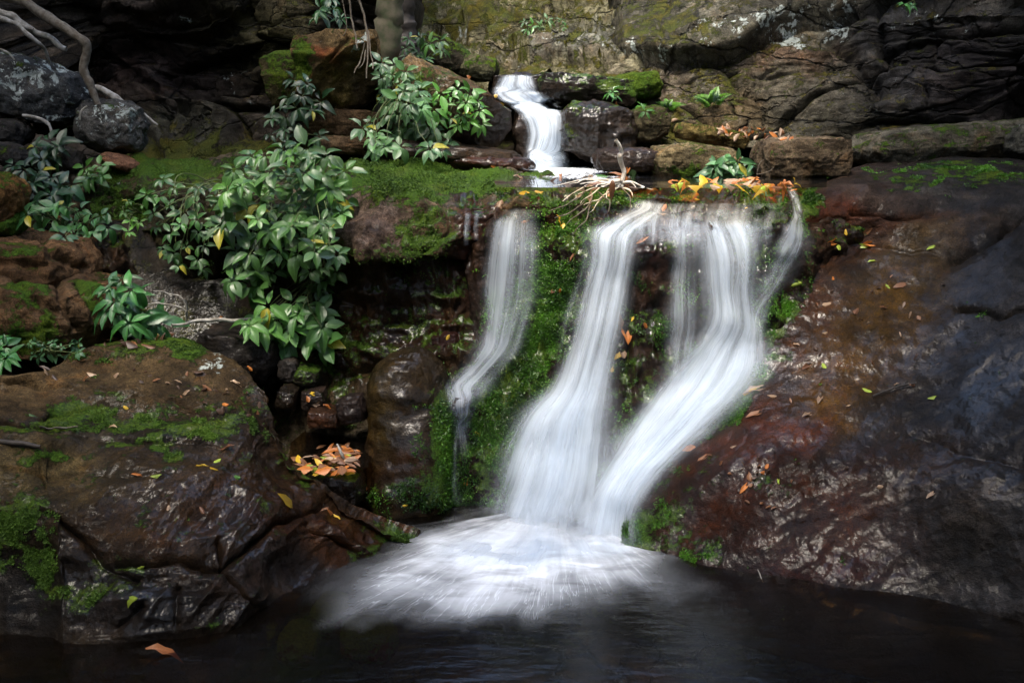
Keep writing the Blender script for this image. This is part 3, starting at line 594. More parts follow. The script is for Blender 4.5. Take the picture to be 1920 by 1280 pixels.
B('boulder', 'black wet boulder below the hanging leaves', 455, 655, 4.55, 180, 100, .5, (0, 8, 0), .4, seed=65, tint=(.025, .022, .02), moss=.15, wet=.4)
# upright wet boulder
def up_disp(v, r):
    return (fbm(v, 3.2, 2, 80) * .035 - billow(v, 5, 2, 81) * .014 + fbm(v, 9, 3, 83) * .016 + fbm(v, 26, 4, 82, .6) * .009)
def pillar(name, label, rows, Y, dr, disp, nseg=120, nrow=110, **pk):
    """upright water-worn stone turned from its outline: rows of (centre px, half width px, py)"""
    r = catmull(np.array(rows, float), nrow, 0); k = Y / FPX / .98
    a = np.linspace(0, 2 * np.pi, nseg, endpoint=False)
    Yv = Y + .17 * (1 - (r[:, 2] - r[0, 2]) / (r[-1, 2] - r[0, 2])) ** 1.3 - .04; c = P(r[:, 0], r[:, 2], Yv); hw = np.maximum(r[:, 1] * 1.06, .5) * k
    cs = np.sign(np.cos(a)) * np.abs(np.cos(a)) ** .85; sn = np.sign(np.sin(a)) * np.abs(np.sin(a)) ** .85
    v = np.stack([c[:, None, 0] + hw[:, None] * cs, c[:, None, 1] + hw[:, None] * sn * dr, c[:, None, 2] + 0 * cs], -1)
    du = np.roll(v, -1, 1) - np.roll(v, 1, 1); dv = np.gradient(v, axis=0); n = np.cross(du, dv); n /= np.linalg.norm(n, axis=-1, keepdims=True) + 1e-9
    ctr = v.mean(1, keepdims=True); s_ = np.sign((n * (v - ctr)).sum(-1).mean()); n = n * s_
    v = v + n * (disp(v.reshape(-1, 3), .2).reshape(v.shape[:2]) * np.minimum(1, hw / .06)[:, None])[..., None]
    V = v.reshape(-1, 3); idx = np.arange(nrow * nseg).reshape(nrow, nseg); nx = np.roll(idx, -1, 1)
    F = np.stack([idx[:-1].ravel(), nx[:-1].ravel(), nx[1:].ravel(), idx[1:].ravel()], -1)
    if s_ < 0: F = F[:, ::-1]
    register(V, F); t, m = paint(V, **pk)
    o = mkmesh(name, V, F, ROCKW, {'tint': t, 'mask': m}); ROCKS[o.name] = (V, F, m); tag(o, label, 'rock')
pillar('upright_boulder', 'tall domed wet boulder with a mossy right flank standing by the falls',
  [(762, 0, 656), (762, 26, 658), (762, 44, 666), (761, 60, 682), (760, 73, 712), (762, 80, 750), (765, 85, 790), (769, 88, 840), (771, 92, 890), (773, 90, 930), (775, 78, 958), (775, 50, 985)], 4.18, .95, up_disp,
  tint=(.034, .026, .012), tblobs=[(710, 760, 26, 120, (.07, .056, .018)), (760, 880, 60, 60, (.03, .018, .008))], moss=-.1, mblobs=[(840, 850, 50, 170, .9), (810, 930, 90, 40, .75), (790, 880, 34, 40, .45), (730, 950, 50, 20, .5)], wet=1)
# dam, small stones round the side pool
B('rock_ledge', 'low wet mossy ledge damming the small side pool', 622, 912, 4.02, 150, 86, .3, (0, 3, 0), .6, seed=83, n=60, tint=(.05, .04, .03), moss=.42, wet=1)
for i, (x, y, w_, h_, Y, l) in enumerate([(660, 765, 62, 62, 4.2, 'purple-grey wet stone against the upright boulder'), (610, 780, 76, 42, 4.22, 'flat wet brown stone among yellow leaves'),
        (578, 703, 56, 42, 4.4, 'mossy dark stone in the trickle above the side pool'), (545, 690, 50, 50, 4.45, 'blue-grey stone left of the mossy trickle stone'),
        (590, 745, 54, 44, 4.32, 'small wet stone in the trickle'), (540, 745, 44, 50, 4.25, 'dark stone at the slab edge by the side pool'), (836, 640, 66, 46, 4.5, 'reddish wet stone jutting over the upright boulder'),
        (660, 672, 80, 44, 4.55, 'dark red-brown stone behind the upright boulder'), (866, 752, 40, 36, 4.2, 'pinkish stone at the foot of the left strand')]):
    B('stone', l, x, y, Y, w_, h_, .2, (0, 12 * (i % 3 - 1), 0), .5, seed=90 + i, n=36, tint=[(.07, .06, .065), (.09, .05, .03), (.05, .055, .045), (.05, .055, .065), (.06, .05, .05), (.035, .028, .02), (.05, .02, .015), (.04, .02, .012), (.12, .09, .09)][i],
      moss=[.1, .1, .45, .1, .2, .3, .15, .2, 0][i], wet=1)
for i, (x, y, w_, h_, l) in enumerate([(610, 1150, 110, 50, 'sunken mossy stone beside the foot of the near slab'), (690, 1195, 130, 50, 'sunken mossy stone farther out in the dark pool'), (560, 1205, 90, 40, 'small sunken green stone near the near slab')]):
    c_ = PZ(x, y, -.13); B('stone', l, x, y, float(c_[1]), w_, h_ + 30, .26, (0, 10 * i, 0), .3, seed=120 + i, n=30, reg=False, tint=(.08, .04, .02), moss=.6)
# litter gully between the boulders and the shelf
o = slab('ground', [
    [(-100, 330, 5.7), (0, 330, 5.7), (90, 325, 5.7), (170, 320, 5.7), (260, 320, 5.7)],
    [(-100, 380, 5.3), (0, 380, 5.3), (90, 385, 5.3), (170, 380, 5.3), (260, 370, 5.3)],
    [(-100, 440, 5.05), (0, 440, 5.05), (100, 440, 5.05), (190, 440, 5.0), (270, 440, 5.1)],
    [(-100, 520, 4.95), (0, 520, 4.95), (130, 500, 4.9), (220, 500, 4.85), (290, 500, 5.0)],
    [(-100, 620, 4.8), (0, 620, 4.8), (150, 590, 4.75), (250, 590, 4.7), (320, 590, 4.85)],
    [(0, 720, 4.6), (50, 720, 4.6), (200, 700, 4.6), (300, 700, 4.6), (400, 700, 4.7)]],
    120, 120, wornd(.12, .1, 61, 2), tint=(.035, .025, .017), moss=.3, wet=.3)
tag(o, kind='structure')
BVH = BVHTree.FromPolygons(np.concatenate(ALLV).tolist(), np.concatenate(ALLF).tolist())
def hit(px, py):
    d = P(px, py, 5.0) - CAM; d /= np.linalg.norm(d)
    loc, nrm, i, dist = BVH.ray_cast(Vector(CAM), Vector(d), 40)
    if loc is None: return None
    loc = np.array(loc); nrm = np.array(nrm)
    if nrm @ d > 0: nrm = -nrm
    return loc, nrm, dist

# ================================================================== UNSEEN LEAF CANOPY added to shade the edges of the view (stuff: mass of leaves)
GAPS = [(-.1, 5.6, 1.35, 4.6), (-2.15, 2.45, .62, .85), (.7, 9.2, 3.0, 2.4)]       # centre x,y and half-widths of openings shaped to place light and wet glints
def canopy():
    n = 26000; r = np.random.default_rng(5)
    x = r.uniform(-13, 13, n); y = r.uniform(-9, 17, n); z = 4.3 + r.uniform(0, 2.2, n) + fbm(np.stack([x, y, x * 0], -1), .4, 2, 3) * .8
    q = np.min([np.hypot((x - g[0]) / g[2], (y - g[1]) / g[3]) for g in GAPS], 0) + fbm(np.stack([x, y, x * 0], -1), .55, 3, 8) * .22
    kp = (q > 1 + r.uniform(-.12, .1, n)); x, y, z = x[kp], y[kp], z[kp]; n = len(x)
    c = np.stack([x, y, z], -1); a = r.uniform(0, 6.28, n); s = r.uniform(.14, .3, n)
    t = np.stack([np.cos(a), np.sin(a), r.uniform(-.5, .5, n)], -1); b = np.stack([-np.sin(a), np.cos(a), r.uniform(-.5, .5, n)], -1)
    q4 = [c - t * s[:, None], c + b * s[:, None] * .45, c + t * s[:, None], c - b * s[:, None] * .45]
    v = np.stack(q4, 1).reshape(-1, 3); f = np.arange(len(v)).reshape(-1, 4)
    k = N('shading_leaf'); p = k.n('BsdfDiffuse', {0: (.022, .05, .012, 1)}); tr = k.n('BsdfTranslucent', {0: (.03, .07, .01, 1)})
    mx = k.n('MixShader', {0: .3, 1: p, 2: tr})
    o = mkmesh('shading_canopy', v, f, k.out(mx.outputs[0]), smooth=False)
    tag(o, 'unseen forest canopy added overhead, its gaps shaped to steer the light', 'foliage', kind='stuff')
canopy()

# ================================================================== WATER
I0 = PZ(1085, 1015, 0.0)
def pool_material():
    k = N('pool_water')
    uv = k.n('UVMap').outputs[0]; pos = k.n('NewGeometry').outputs['Position']
    foam = k.n('Attribute', attribute_name='foam').outputs['Fac']
    sx = k.n('Mapping', {0: uv, 3: (1, 1, 1)})
    warp = k.n('VectorMath', {0: sx, 1: k.n('VectorMath', {0: k.noise(pos, 2.5, 3).outputs[1], 3: .10}, operation='SCALE').outputs[0]}, operation='ADD').outputs[0]
    s1 = k.noise(k.n('Mapping', {0: warp, 3: (7, 1.5, 1)}), 1, 6, .55).outputs[0]
    s2 = k.noise(k.n('Mapping', {0: warp, 3: (34, 2.4, 1)}), 1, 4, .55).outputs[0]
    st = k.math('ADD', k.math('MULTIPLY', s1, .62), k.math('MULTIPLY', s2, .38))
    s3 = k.noise(k.n('Mapping', {0: warp, 3: (24, 2.2, 1)}), 1, 3, .6, .6).outputs[0]; fil = k.ramp(k.math('ABSOLUTE', k.math('SUBTRACT', s3, .5)), .02, .0)
    soft = k.noise(k.n('Mapping', {0: pos, 3: (.8, 1.8, 1)}), 5.5, 5, .6, .5).outputs[0]
    f = k.math('MULTIPLY', foam, k.ramp(st, .28, .72, .84, 1.14)); f = k.math('MULTIPLY', f, k.ramp(soft, .3, .66, .66, 1.3))
    f = k.math('ADD', f, k.math('MULTIPLY', fil, k.math('MULTIPLY', k.ramp(foam, .06, .3, 0, .28), k.ramp(foam, .8, .4))), clamp=True)
    rip = k.noise(k.n('Mapping', {0: pos, 3: (1.6, 5, 1)}), 3.2, 3, .55).outputs[0]
    bmp = k.n('Bump', {'Strength': .22, 'Distance': .03, 'Height': rip})
    gl = k.n('BsdfGlossy', {'Color': (.9, .9, .9, 1), 'Roughness': .2, 'Normal': bmp})
    deep = k.n('BsdfDiffuse', {0: (.005, .0035, .002, 1)}); clear = k.n('BsdfTransparent', {0: (.55, .40, .22, 1)})
    body = k.n('MixShader', {0: .7, 1: deep, 2: clear})
    fr = k.n('Fresnel', {0: 1.33, 1: bmp})
    wtr = k.n('MixShader', {0: fr, 1: body, 2: gl})
    wh = k.n('BsdfDiffuse', {0: (.84, .88, .93, 1)})
    return k.out(k.n('MixShader', {0: f, 1: wtr, 2: wh}).outputs[0])
POOL = pool_material()
def polar(v, c=None):
    c = I0 if c is None else c
    d = v - (c + np.array([-.08, .42, 0])); ang = np.arctan2(d[:, 0], -d[:, 1]); rr = np.hypot(d[:, 0], d[:, 1])
    return np.stack([ang * 1.3, rr], -1)
FOAMB = [(930, 1100, 240, 50, .2), (1110, 1022, 90, 26, 1.0), (1000, 1036, 130, 26, 1.0), (900, 1006, 100, 20, .6), (850, 1056, 120, 24, .95, -12), (990, 1070, 130, 30, .95), (1100, 1066, 80, 22, .55),
         (990, 982, 80, 14, .5), (770, 1084, 90, 16, .5, -22), (900, 1098, 110, 20, .5, -6), (1180, 1046, 44, 10, .3), (1230, 1086, 90, 24, .1), (920, 1130, 120, 22, .3), (730, 1124, 100, 18, .24, -24), (1010, 1120, 100, 20, .26), (815, 1020, 40, 14, .6)]
def pool():
    xs = np.linspace(-4.5, 4.5, 420); ys = np.linspace(1.0, 5.4, 300)
    X, Y = np.meshgrid(xs, ys); v = np.stack([X, Y, X * 0], -1).reshape(-1, 3)
    px, py = proj(v)
    fo = np.zeros(len(v))
    pl = polar(v); rag = fbm(np.stack([pl[:, 0] * 4, pl[:, 1] * .8, pl[:, 0] * 0], -1), 1.5, 5, 9, .7) * 34
    for b in FOAMB:
        a = R(b[5]) if len(b) > 5 else 0; dx = px + fbm(v, 5, 3, 1) * 24 - b[0]; dy = py + fbm(v, 5, 3, 2) * 12 + rag - b[1]
        q = ((dx * math.cos(a) + dy * math.sin(a)) / b[2]) ** 2 + ((-dx * math.sin(a) + dy * math.cos(a)) / b[3]) ** 2; fo = 1 - (1 - fo) * (1 - b[4] * .8 * np.exp(-q * .95))
    fo = np.clip(fo * 1.04 - .02, 0, 1)
    v[:, 2] += fo * .01 * (1 + fbm(v, 6, 3, 4))
    o = mkmesh('pool_water', v, gridfaces(300, 420), POOL, {'foam': fo}, uv=polar(v), base=False); tag(o, kind='structure')
pool()
def water_sheet_material(name, dens=1.0, soft=(-.05, 1.1), col=(.76, .84, .93), fs=1.0):
    k = N(name); uv = k.n('UVMap').outputs[0]; a = k.n('Attribute', attribute_name='alpha').outputs['Fac']
    pos = k.n('NewGeometry').outputs['Position']
    wp = k.n('VectorMath', {0: uv, 1: k.n('VectorMath', {0: k.noise(pos, 4, 2).outputs[1], 3: .014}, operation='SCALE').outputs[0]}, operation='ADD').outputs[0]
    s1 = k.noise(k.n('Mapping', {0: wp, 3: (42, .9, 1)}), 1, 4, .55).outputs[0]
    s2 = k.noise(k.n('Mapping', {0: wp, 3: (150, 1.2, 1)}), 1, 3, .5).outputs[0]
    st = k.math('ADD', k.math('MULTIPLY', s1, .62), k.math('MULTIPLY', s2, .38))
    st = k.ramp(st, .26, .74, -.5, .5)
    mac = k.ramp(k.noise(k.n('Mapping', {0: wp, 3: (17, .5, 1)}), 1, 3, .5).outputs[0], .32, .66, .42, 1.12)
    f = k.math('MULTIPLY', a, mac); f = k.math('ADD', f, k.math('MULTIPLY', st, k.math('MULTIPLY', k.ramp(a, 0, .5, 0, fs), k.math('SUBTRACT', .42, k.math('MULTIPLY', f, .25)))))
    f = k.math('MULTIPLY', k.ramp(f, *soft), k.ramp(a, .0, .3))
    f = k.math('MULTIPLY', f, dens, clamp=True)
    d = k.n('BsdfDiffuse', {0: (*col, 1)}); t = k.n('BsdfTranslucent', {0: (*col, 1)})
    wv = k.n('MixShader', {0: .35, 1: d, 2: t}); tr = k.n('BsdfTransparent', {0: (1, 1, 1, 1)})
    return k.out(k.n('MixShader', {0: f, 1: tr, 2: wv}).outputs[0])
WATER = water_sheet_material('white_water'); UPPER = water_sheet_material('upper_water', 1.0, (-.05, 1.05), fs=.5); VEIL = water_sheet_material('veil_water', .6, (.05, 1.2))
def strand(name, rows, label, off=.03, nu=40, nv=110, layers=((0, 1.0, 0, 0), (.025, .5, .2, .2), (.045, .28, .6, .9)), mat=None, edge=.5, group=None, fade=.045, rough=.55, wide=.31):
    """falling water: rows of (left px,py, right px,py, density) laid over the rock it runs down"""
    r = catmull(np.array(rows, float), nv, 0)
    u = np.linspace(0, 1, nu); w_ = (r[:, 2] - r[:, 0]) * wide; r[:, 0] -= w_; r[:, 2] += w_
    px = r[:, 0:1] * (1 - u) + r[:, 2:3] * u; py = r[:, 1:2] * (1 - u) + r[:, 3:4] * u
    D = np.zeros((nv, nu))
    for i in range(0, nv, 2):
        for j in range(0, nu, 5):
            h = hit(px[i, j], py[i, j]); D[i, j] = h[0][1] if h else np.nan
    sub = D[0:nv:2, 0:nu:5]
    if np.isnan(sub).any(): sub = np.where(np.isnan(sub), np.nanmean(sub), sub)
    for _ in range(3):    # keep the sheet in front of every bump, then smooth it
        m = sub.copy(); m[1:] = np.minimum(m[1:], sub[:-1]); m[:-1] = np.minimum(m[:-1], sub[1:]); sub = m if _ == 0 else sub
        p = np.pad(sub, 1, mode='edge'); sub = (p[:-2, 1:-1] + p[2:, 1:-1] + p[1:-1, :-2] + p[1:-1, 2:] + 2 * p[1:-1, 1:-1]) / 6
    from numpy import interp
    t0 = np.linspace(0, 1, sub.shape[0]); t1 = np.linspace(0, 1, nv)
    D = np.stack([interp(t1, t0, sub[:, j]) for j in range(sub.shape[1])], 1)
    u0 = np.linspace(0, 1, sub.shape[1]); D = np.stack([interp(u, u0, D[i]) for i in range(nv)])
    V, F, A, UV = [], [], [], []; nb = 0
    for li, (o2, dn, grow, sh) in enumerate(layers):
        gx = px + (u - .5) * (r[:, 2:3] - r[:, 0:1]) * grow
        bulge = np.sin(np.pi * u) * .012
        g = P(gx, py, D - off - o2 - bulge)
        rel = fbm(g.reshape(-1, 3) * np.array([6, 6, .8]) + li * 5, 2.5, 3, 3).reshape(nv, nu) * .014; g[..., 1] += rel
        du = np.linalg.norm(np.diff(g, axis=1), axis=-1).cumsum(1); du = np.pad(du, ((0, 0), (1, 0)))
        wd = du[:, -1:]; uu = (du - wd / 2) / (wd + 1e-6) * wd.mean() + sh * 3
        vv = np.linalg.norm(np.diff(g, axis=0), axis=-1).mean(1).cumsum(); vv = np.pad(vv, (1, 0))[:, None] + uu * 0
        q3 = np.stack([t1 * 5 + li * 7, t1 * 0 + len(rows), t1 * 0], -1); eL = (.05 + .11 * fbm(q3, 1.6, 3, 3))[:, None]; eR = (.05 + .11 * fbm(q3 + 31, 1.6, 3, 4))[:, None]
        en = sm(0, 1, (u - eL) / edge) * sm(0, 1, (1 - eR - u) / edge)
        gq = np.stack(np.broadcast_arrays(uu * 22, vv * 2.2, uu * 0 + li * 3), -1); en = en * np.clip(1.0 + rough * fbm(gq, 1.0, 3, 7), .4, 1.2); ends = sm(0, .06, t1) * sm(1, 1 - fade, t1)
        al = np.clip(r[:, 4:5], 0, 1.6) * en * ends[:, None] * dn
        V.append(g.reshape(-1, 3)); F.append(gridfaces(nv, nu) + nb); nb += nv * nu; A.append(al.ravel()); UV.append(np.stack([uu.ravel(), vv.ravel()], -1))
    o = mkmesh(name, np.concatenate(V), np.concatenate(F), mat or WATER, {'alpha': np.concatenate(A)}, uv=np.concatenate(UV))
    tag(o, label, 'waterfall', group); return o
G1 = 'strands of the main waterfall'
strand('waterfall', [(948, 384, 1012, 384, .3), (938, 404, 1006, 404, .5), (926, 424, 1004, 424, .8), (918, 480, 1006, 480, .85), (910, 560, 1003, 555, .75), (908, 615, 988, 615, .8), (893, 658, 968, 662, .8),
    (866, 690, 942, 696, .8), (842, 718, 914, 732, .8), (838, 750, 892, 764, .65), (846, 790, 884, 796, .5), (852, 830, 882, 834, .3), (850, 880, 884, 884, .2), (850, 930, 892, 934, .2)], 'narrow left strand of the main falls, veering left at its foot', group=G1, fade=.22)
strand('waterfall', [(1200, 368, 1244, 372, .6), (1180, 392, 1246, 396, .7), (1130, 418, 1226, 418, .75), (1112, 440, 1198, 438, .9), (1106, 500, 1184, 500, 1), (1088, 560, 1172, 566, 1), (1068, 640, 1156, 650, 1), (1040, 720, 1142, 720, 1.2),
    (992, 780, 1136, 778, 1.5), (958, 850, 1130, 846, 1.5), (934, 920, 1124, 920, 1.25), (906, 990, 1108, 1008, 1.1)], 'bright middle strand fanning out as it reaches the pool', group=G1, nu=52,
    layers=((0, 1.0, 0, 0), (.025, .55, .15, .2), (.05, .4, .35, .5), (.07, .22, .8, 1.1)))
strand('waterfall', [(1100, 470, 1130, 470, .2), (1076, 520, 1116, 520, .4), (1050, 600, 1096, 600, .45), (1036, 680, 1080, 680, .4), (1020, 740, 1070, 740, .4), (980, 820, 1030, 820, .35), (950, 900, 1000, 900, .3)],
    'thin broken veil hugging the left edge of the middle strand', group=G1, mat=VEIL)
strand('waterfall', [(1256, 392, 1330, 392, .25), (1256, 420, 1326, 420, .35), (1258, 450, 1322, 450, .5), (1254, 520, 1324, 520, .5), (1248, 640, 1324, 640, .48), (1238, 740, 1300, 730, .35)],
    'sheer veil left of the right-hand strand', group=G1)
strand('waterfall', [(1216, 378, 1440, 378, .35), (1200, 405, 1436, 405, .5), (1190, 432, 1430, 432, .5), (1184, 462, 1430, 462, .2)],
    'thin water gliding over the wet step under the yellow leaves', group=G1, mat=VEIL, nv=40, nu=50, edge=.15, layers=((0, 1.0, 0, 0), (.02, .5, 0, .3)))
strand('waterfall', [(1310, 384, 1412, 382, .22), (1304, 410, 1416, 408, .4), (1312, 440, 1424, 436, .8), (1324, 520, 1420, 520, .95), (1326, 600, 1424, 600, .95), (1284, 668, 1430, 650, 1.2), (1232, 730, 1414, 710, 1.35), (1192, 792, 1336, 790, 1.5),
    (1154, 850, 1264, 860, 1.55), (1118, 910, 1212, 920, 1.55), (1090, 970, 1184, 975, 1.5), (1070, 1032, 1176, 1036, 1.4)], 'right-hand strand sliding left across the rock into the pool', group=G1, nu=52,
    layers=((0, 1.0, 0, 0), (.025, .55, .15, .2), (.05, .4, .35, .5), (.07, .22, .8, 1.1)))
strand('waterfall', [(1474, 348, 1488, 350, .5), (1484, 376, 1500, 376, .6), (1486, 405, 1506, 405, .6), (1468, 436, 1518, 436, .7), (1446, 470, 1516, 470, .6), (1430, 510, 1496, 512, .5), (1404, 560, 1450, 570, .45), (1380, 640, 1430, 640, .3)],
    'slender rightmost strand dropping beside the black slab', group=G1)
strand('waterfall', [(1410, 372, 1424, 372, .4), (1412, 430, 1426, 430, .5), (1414, 520, 1428, 520, .4), (1414, 600, 1426, 600, .3)], 'thread of water at the right edge of the right-hand strand', group=G1, mat=VEIL, nu=12)
strand('waterfall', [(871, 398, 884, 398, .5), (870, 430, 882, 430, .6), (868, 462, 880, 462, .4)], 'tiny left trickle on the red-brown rock lip', off=.015, nu=11, nv=30, layers=((0, 1, 0, 0),), group='tiny trickles on the rock lip')
strand('waterfall', [(889, 398, 900, 398, .4), (888, 425, 898, 425, .5), (888, 452, 898, 452, .3)], 'tiny right trickle on the red-brown rock lip', off=.015, nu=11, nv=30, layers=((0, 1, 0, 0),), group='tiny trickles on the rock lip')
strand('waterfall', [(856, 786, 872, 786, .5), (848, 830, 866, 830, .5), (846, 880, 866, 880, .45), (846, 925, 874, 930, .5), (852, 950, 900, 955, .4)], 'faint dribble behind the mossy flank of the upright boulder', off=.015, nu=12, nv=50, group=G1, mat=VEIL)
strand('upper_waterfall', [(936, 138, 1000, 138, .5), (934, 152, 1002, 152, .8), (928, 170, 1008, 168, .8), (936, 184, 1026, 180, .9), (962, 200, 1046, 196, 1), (980, 222, 1056, 218, 1), (988, 252, 1058, 250, .95), (986, 285, 1058, 285, .95), (982, 308, 1070, 306, 1), (992, 322, 1110, 324, .8)],
    'small upper fall curving down two steps behind the mossy shelf', off=.05, rough=.2, wide=.16, mat=UPPER, nu=44, layers=((0, 1.0, 0, 0), (.04, .6, .1, .2)), edge=.3)
# water gliding over the lip, and the stream feeding it
def glide_material():
    k = N('stream_water'); uv = k.n('UVMap').outputs[0]; foam = k.n('Attribute', attribute_name='foam').outputs['Fac']; pos = k.n('NewGeometry').outputs['Position']
    s1 = k.noise(k.n('Mapping', {0: uv, 3: (30, 2.2, 1)}), 1, 4, .6).outputs[0]
    f = k.math('MULTIPLY', k.ramp(k.math('ADD', foam, k.math('MULTIPLY', k.math('SUBTRACT', s1, .5), 1.2)), .2, 1.0), k.ramp(foam, .02, .2))
    bmp = k.n('Bump', {'Strength': .3, 'Distance': .02, 'Height': s1})
    gl = k.n('BsdfGlossy', {'Color': (.95, .95, .95, 1), 'Roughness': .1, 'Normal': bmp}); clear = k.n('BsdfTransparent', {0: (.97, .88, .74, 1)})
    c = k.n('MixShader', {0: k.n('Fresnel', {0: 1.18, 1: bmp}), 1: clear, 2: gl})
    return k.out(k.n('MixShader', {0: f, 1: c, 2: k.n('BsdfDiffuse', {0: (.84, .88, .93, 1)})}).outputs[0])
GLIDE = glide_material()
def stream(name, ctrl, nu, nv, fb, **kw):
    g = catmull(catmull(np.array([[P(*q) for q in row] for row in ctrl]), nv, 0), nu, 1)
    v = g.reshape(-1, 3); v[:, 2] += fbm(v, 5, 3, 6) * .006; x, y = proj(v)
    fo = blobs(x, y, fb)
    U, V = np.meshgrid(np.linspace(0, 1, nu), np.linspace(0, 1, nv))
    o = mkmesh(name, v, gridfaces(nv, nu), GLIDE, {'foam': fo}, uv=np.stack([U.ravel() * 1.6, V.ravel()], -1)); tag(o, kind='structure')
def zrow(py_, xs, z): return [tuple((x, py_, PZ(x, py_, z)[1])) for x in xs]
stream('stream', [zrow(313, (960, 1080, 1200, 1350, 1540), 1.386), zrow(323, (960, 1080, 1200, 1350, 1540), 1.385), zrow(333, (930, 1060, 1200, 1350, 1550), 1.383), zrow(352, (930, 1060, 1200, 1350, 1550), 1.378)], 90, 60,
       [(1050, 320, 80, 10, .9), (1110, 330, 70, 7, .5)])
def lipsheet(nm, x0, x1, rows, fb):
    out = []
    for (yy, offs) in rows:
        rr = []
        for t in np.linspace(0, 1, 9):
            x = x0 + (x1 - x0) * t; h = hit(x, yy); d = h[0][1] if h else 4.6; rr.append((x, yy, d - offs))
        ys = np.array([q[2] for q in rr]); ys = np.minimum(ys, np.convolve(np.pad(ys, 1, mode='edge'), [.25, .5, .25], 'valid')); out.append([(q[0], q[1], float(b)) for q, b in zip(rr, ys)])
    stream(nm, out, 80, 60, fb)
# small side pool behind the dam
def sidepool():
    pts = [(540, 872), (545, 830), (580, 800), (640, 796), (690, 806), (700, 850), (690, 876), (620, 880)]
    v = np.array([PZ(x, y, .24) for x, y in pts]); 
    c = v.mean(0); V = []; F = []
    for r_ in np.linspace(0, 1, 8):
        V.append(c + (v - c) * r_)
    V = np.concatenate(V); n = len(pts)
    F = [[a * n + i, a * n + (i + 1) % n, (a + 1) * n + (i + 1) % n, (a + 1) * n + i] for a in range(7) for i in range(n)]
    o = mkmesh('side_pool_water', V, F, POOL, {'foam': np.zeros(len(V))}, uv=V[:, :2]); tag(o, kind='structure')
sidepool()
# soft spray low over the plunge pool: stacked thin layers of droplets
def spray():
    V, F, A, UV = [], [], [], []; nb = 0
    for k in range(6):
        z = .012 + .02 * k; sc = 1 - .09 * k; nr, na = 34, 72
        rr = np.linspace(0, 1, nr)[:, None]; aa = np.linspace(0, 2 * np.pi, na)[None]
        c = PZ(1010, 1035, 0)
        x = c[0] + np.cos(aa) * rr * .56 * sc; y = c[1] + np.sin(aa) * rr * .24 * sc - .02; zz = z + .05 * (1 - rr) * (k / 5) + 0 * aa
        g = np.stack([x, y, zz], -1).reshape(-1, 3); g[:, 2] += fbm(g, 6, 3, k) * .02
        al = ((1 - rr ** 1.5) * (.85 - .09 * k) + 0 * aa).ravel()
        V.append(g); F.append(gridfaces(nr, na) + nb); nb += nr * na; A.append(al); UV.append(polar(g) * np.array([.16, 1]) + k)
    o = mkmesh('spray', np.concatenate(V), np.concatenate(F), VEIL, {'alpha': np.concatenate(A)}, uv=np.concatenate(UV))
    tag(o, 'white spray and foam where the strands strike the pool', 'spray', kind='stuff')
spray()

for rows in ([(880, 900, 1150, 900, .10), (860, 950, 1190, 950, .7), (850, 995, 1200, 1000, 1.1), (860, 1035, 1190, 1045, .9)], [(1050, 930, 1210, 930, .1), (1040, 980, 1220, 985, .5), (1030, 1030, 1230, 1040, .8), (1040, 1060, 1220, 1066, .4)]):
    o = strand('spray', rows, 'soft mist hanging over the foot of the main strands', off=.09, mat=VEIL, nv=40, wide=.1, fade=.4, layers=((0, .8, 0, 0), (.05, .6, .1, .3)))
    o['category'] = 'spray'; o['kind'] = 'stuff'
    if len(rows) and rows[0][0] == 1050: o['label'] = 'soft mist hanging over the foot of the right-hand strand'
    else: o['label'] = 'soft mist hanging over the foot of the middle strand'
# ================================================================== MOSS TUFTS
def leaf_cards(c, n, size, r, spread=.9, ar=.6, sprout=.3):
    """small two-sided leaf diamonds standing off a surface"""
    m = len(c)
    t = r.normal(size=(m, 3)); t -= (t * n).sum(1, keepdims=True) * n * .6; t = t * spread + n * .7 + np.array([0, 0, -.25]); t /= np.linalg.norm(t, axis=1, keepdims=True)
    b = np.cross(t, n + r.normal(size=(m, 3)) * .5); b /= np.linalg.norm(b, axis=1, keepdims=True) + 1e-9
    s = size * r.uniform(.6, 1.4, (m, 1)); c = c + n * size * sprout * r.uniform(0, 1, (m, 1))
    v = np.stack([c, c + t * s * .5 + b * s * ar * .5, c + t * s, c + t * s * .5 - b * s * ar * .5], 1)
    return v.reshape(-1, 3)
def sample(names, cnt, r, thr=.4, regions=None, power=1.5, vis=True):
    P_, N_ = [], []
    for nm in names:
        v, f, m = ROCKS[nm]
        fc = v[f].mean(1); nn = np.cross(v[f[:, 2]] - v[f[:, 0]], v[f[:, 3]] - v[f[:, 1]]); ar = np.linalg.norm(nn, axis=1) / 2; nn /= ar[:, None] * 2 + 1e-12
        s = np.sign((nn * (CAM - fc)).sum(1)); nn = nn * s[:, None]
        mo = m[f, 0].mean(1)
        cl = fbm(fc, 9, 4, 31) * .55 + fbm(fc, 30, 3, 32) * .35
        wgt = np.clip((mo + cl * 1.0 - thr), 0, 1) ** power * ar
        if regions is not None:
            x, y = proj(fc); wgt = wgt * blobs(x, y, regions)
        if wgt.sum() <= 0: continue
        k = int(cnt * (1 if len(names) == 1 else 1 / len(names)))
        i = r.choice(len(f), k, p=wgt / wgt.sum()); a, b = r.uniform(size=(2, k, 1)); q = v[f[i]]
        P_.append((q[:, 0] * (1 - a) + q[:, 1] * a) * (1 - b) + (q[:, 3] * (1 - a) + q[:, 2] * a) * b); N_.append(nn[i])
    return np.concatenate(P_), np.concatenate(N_)
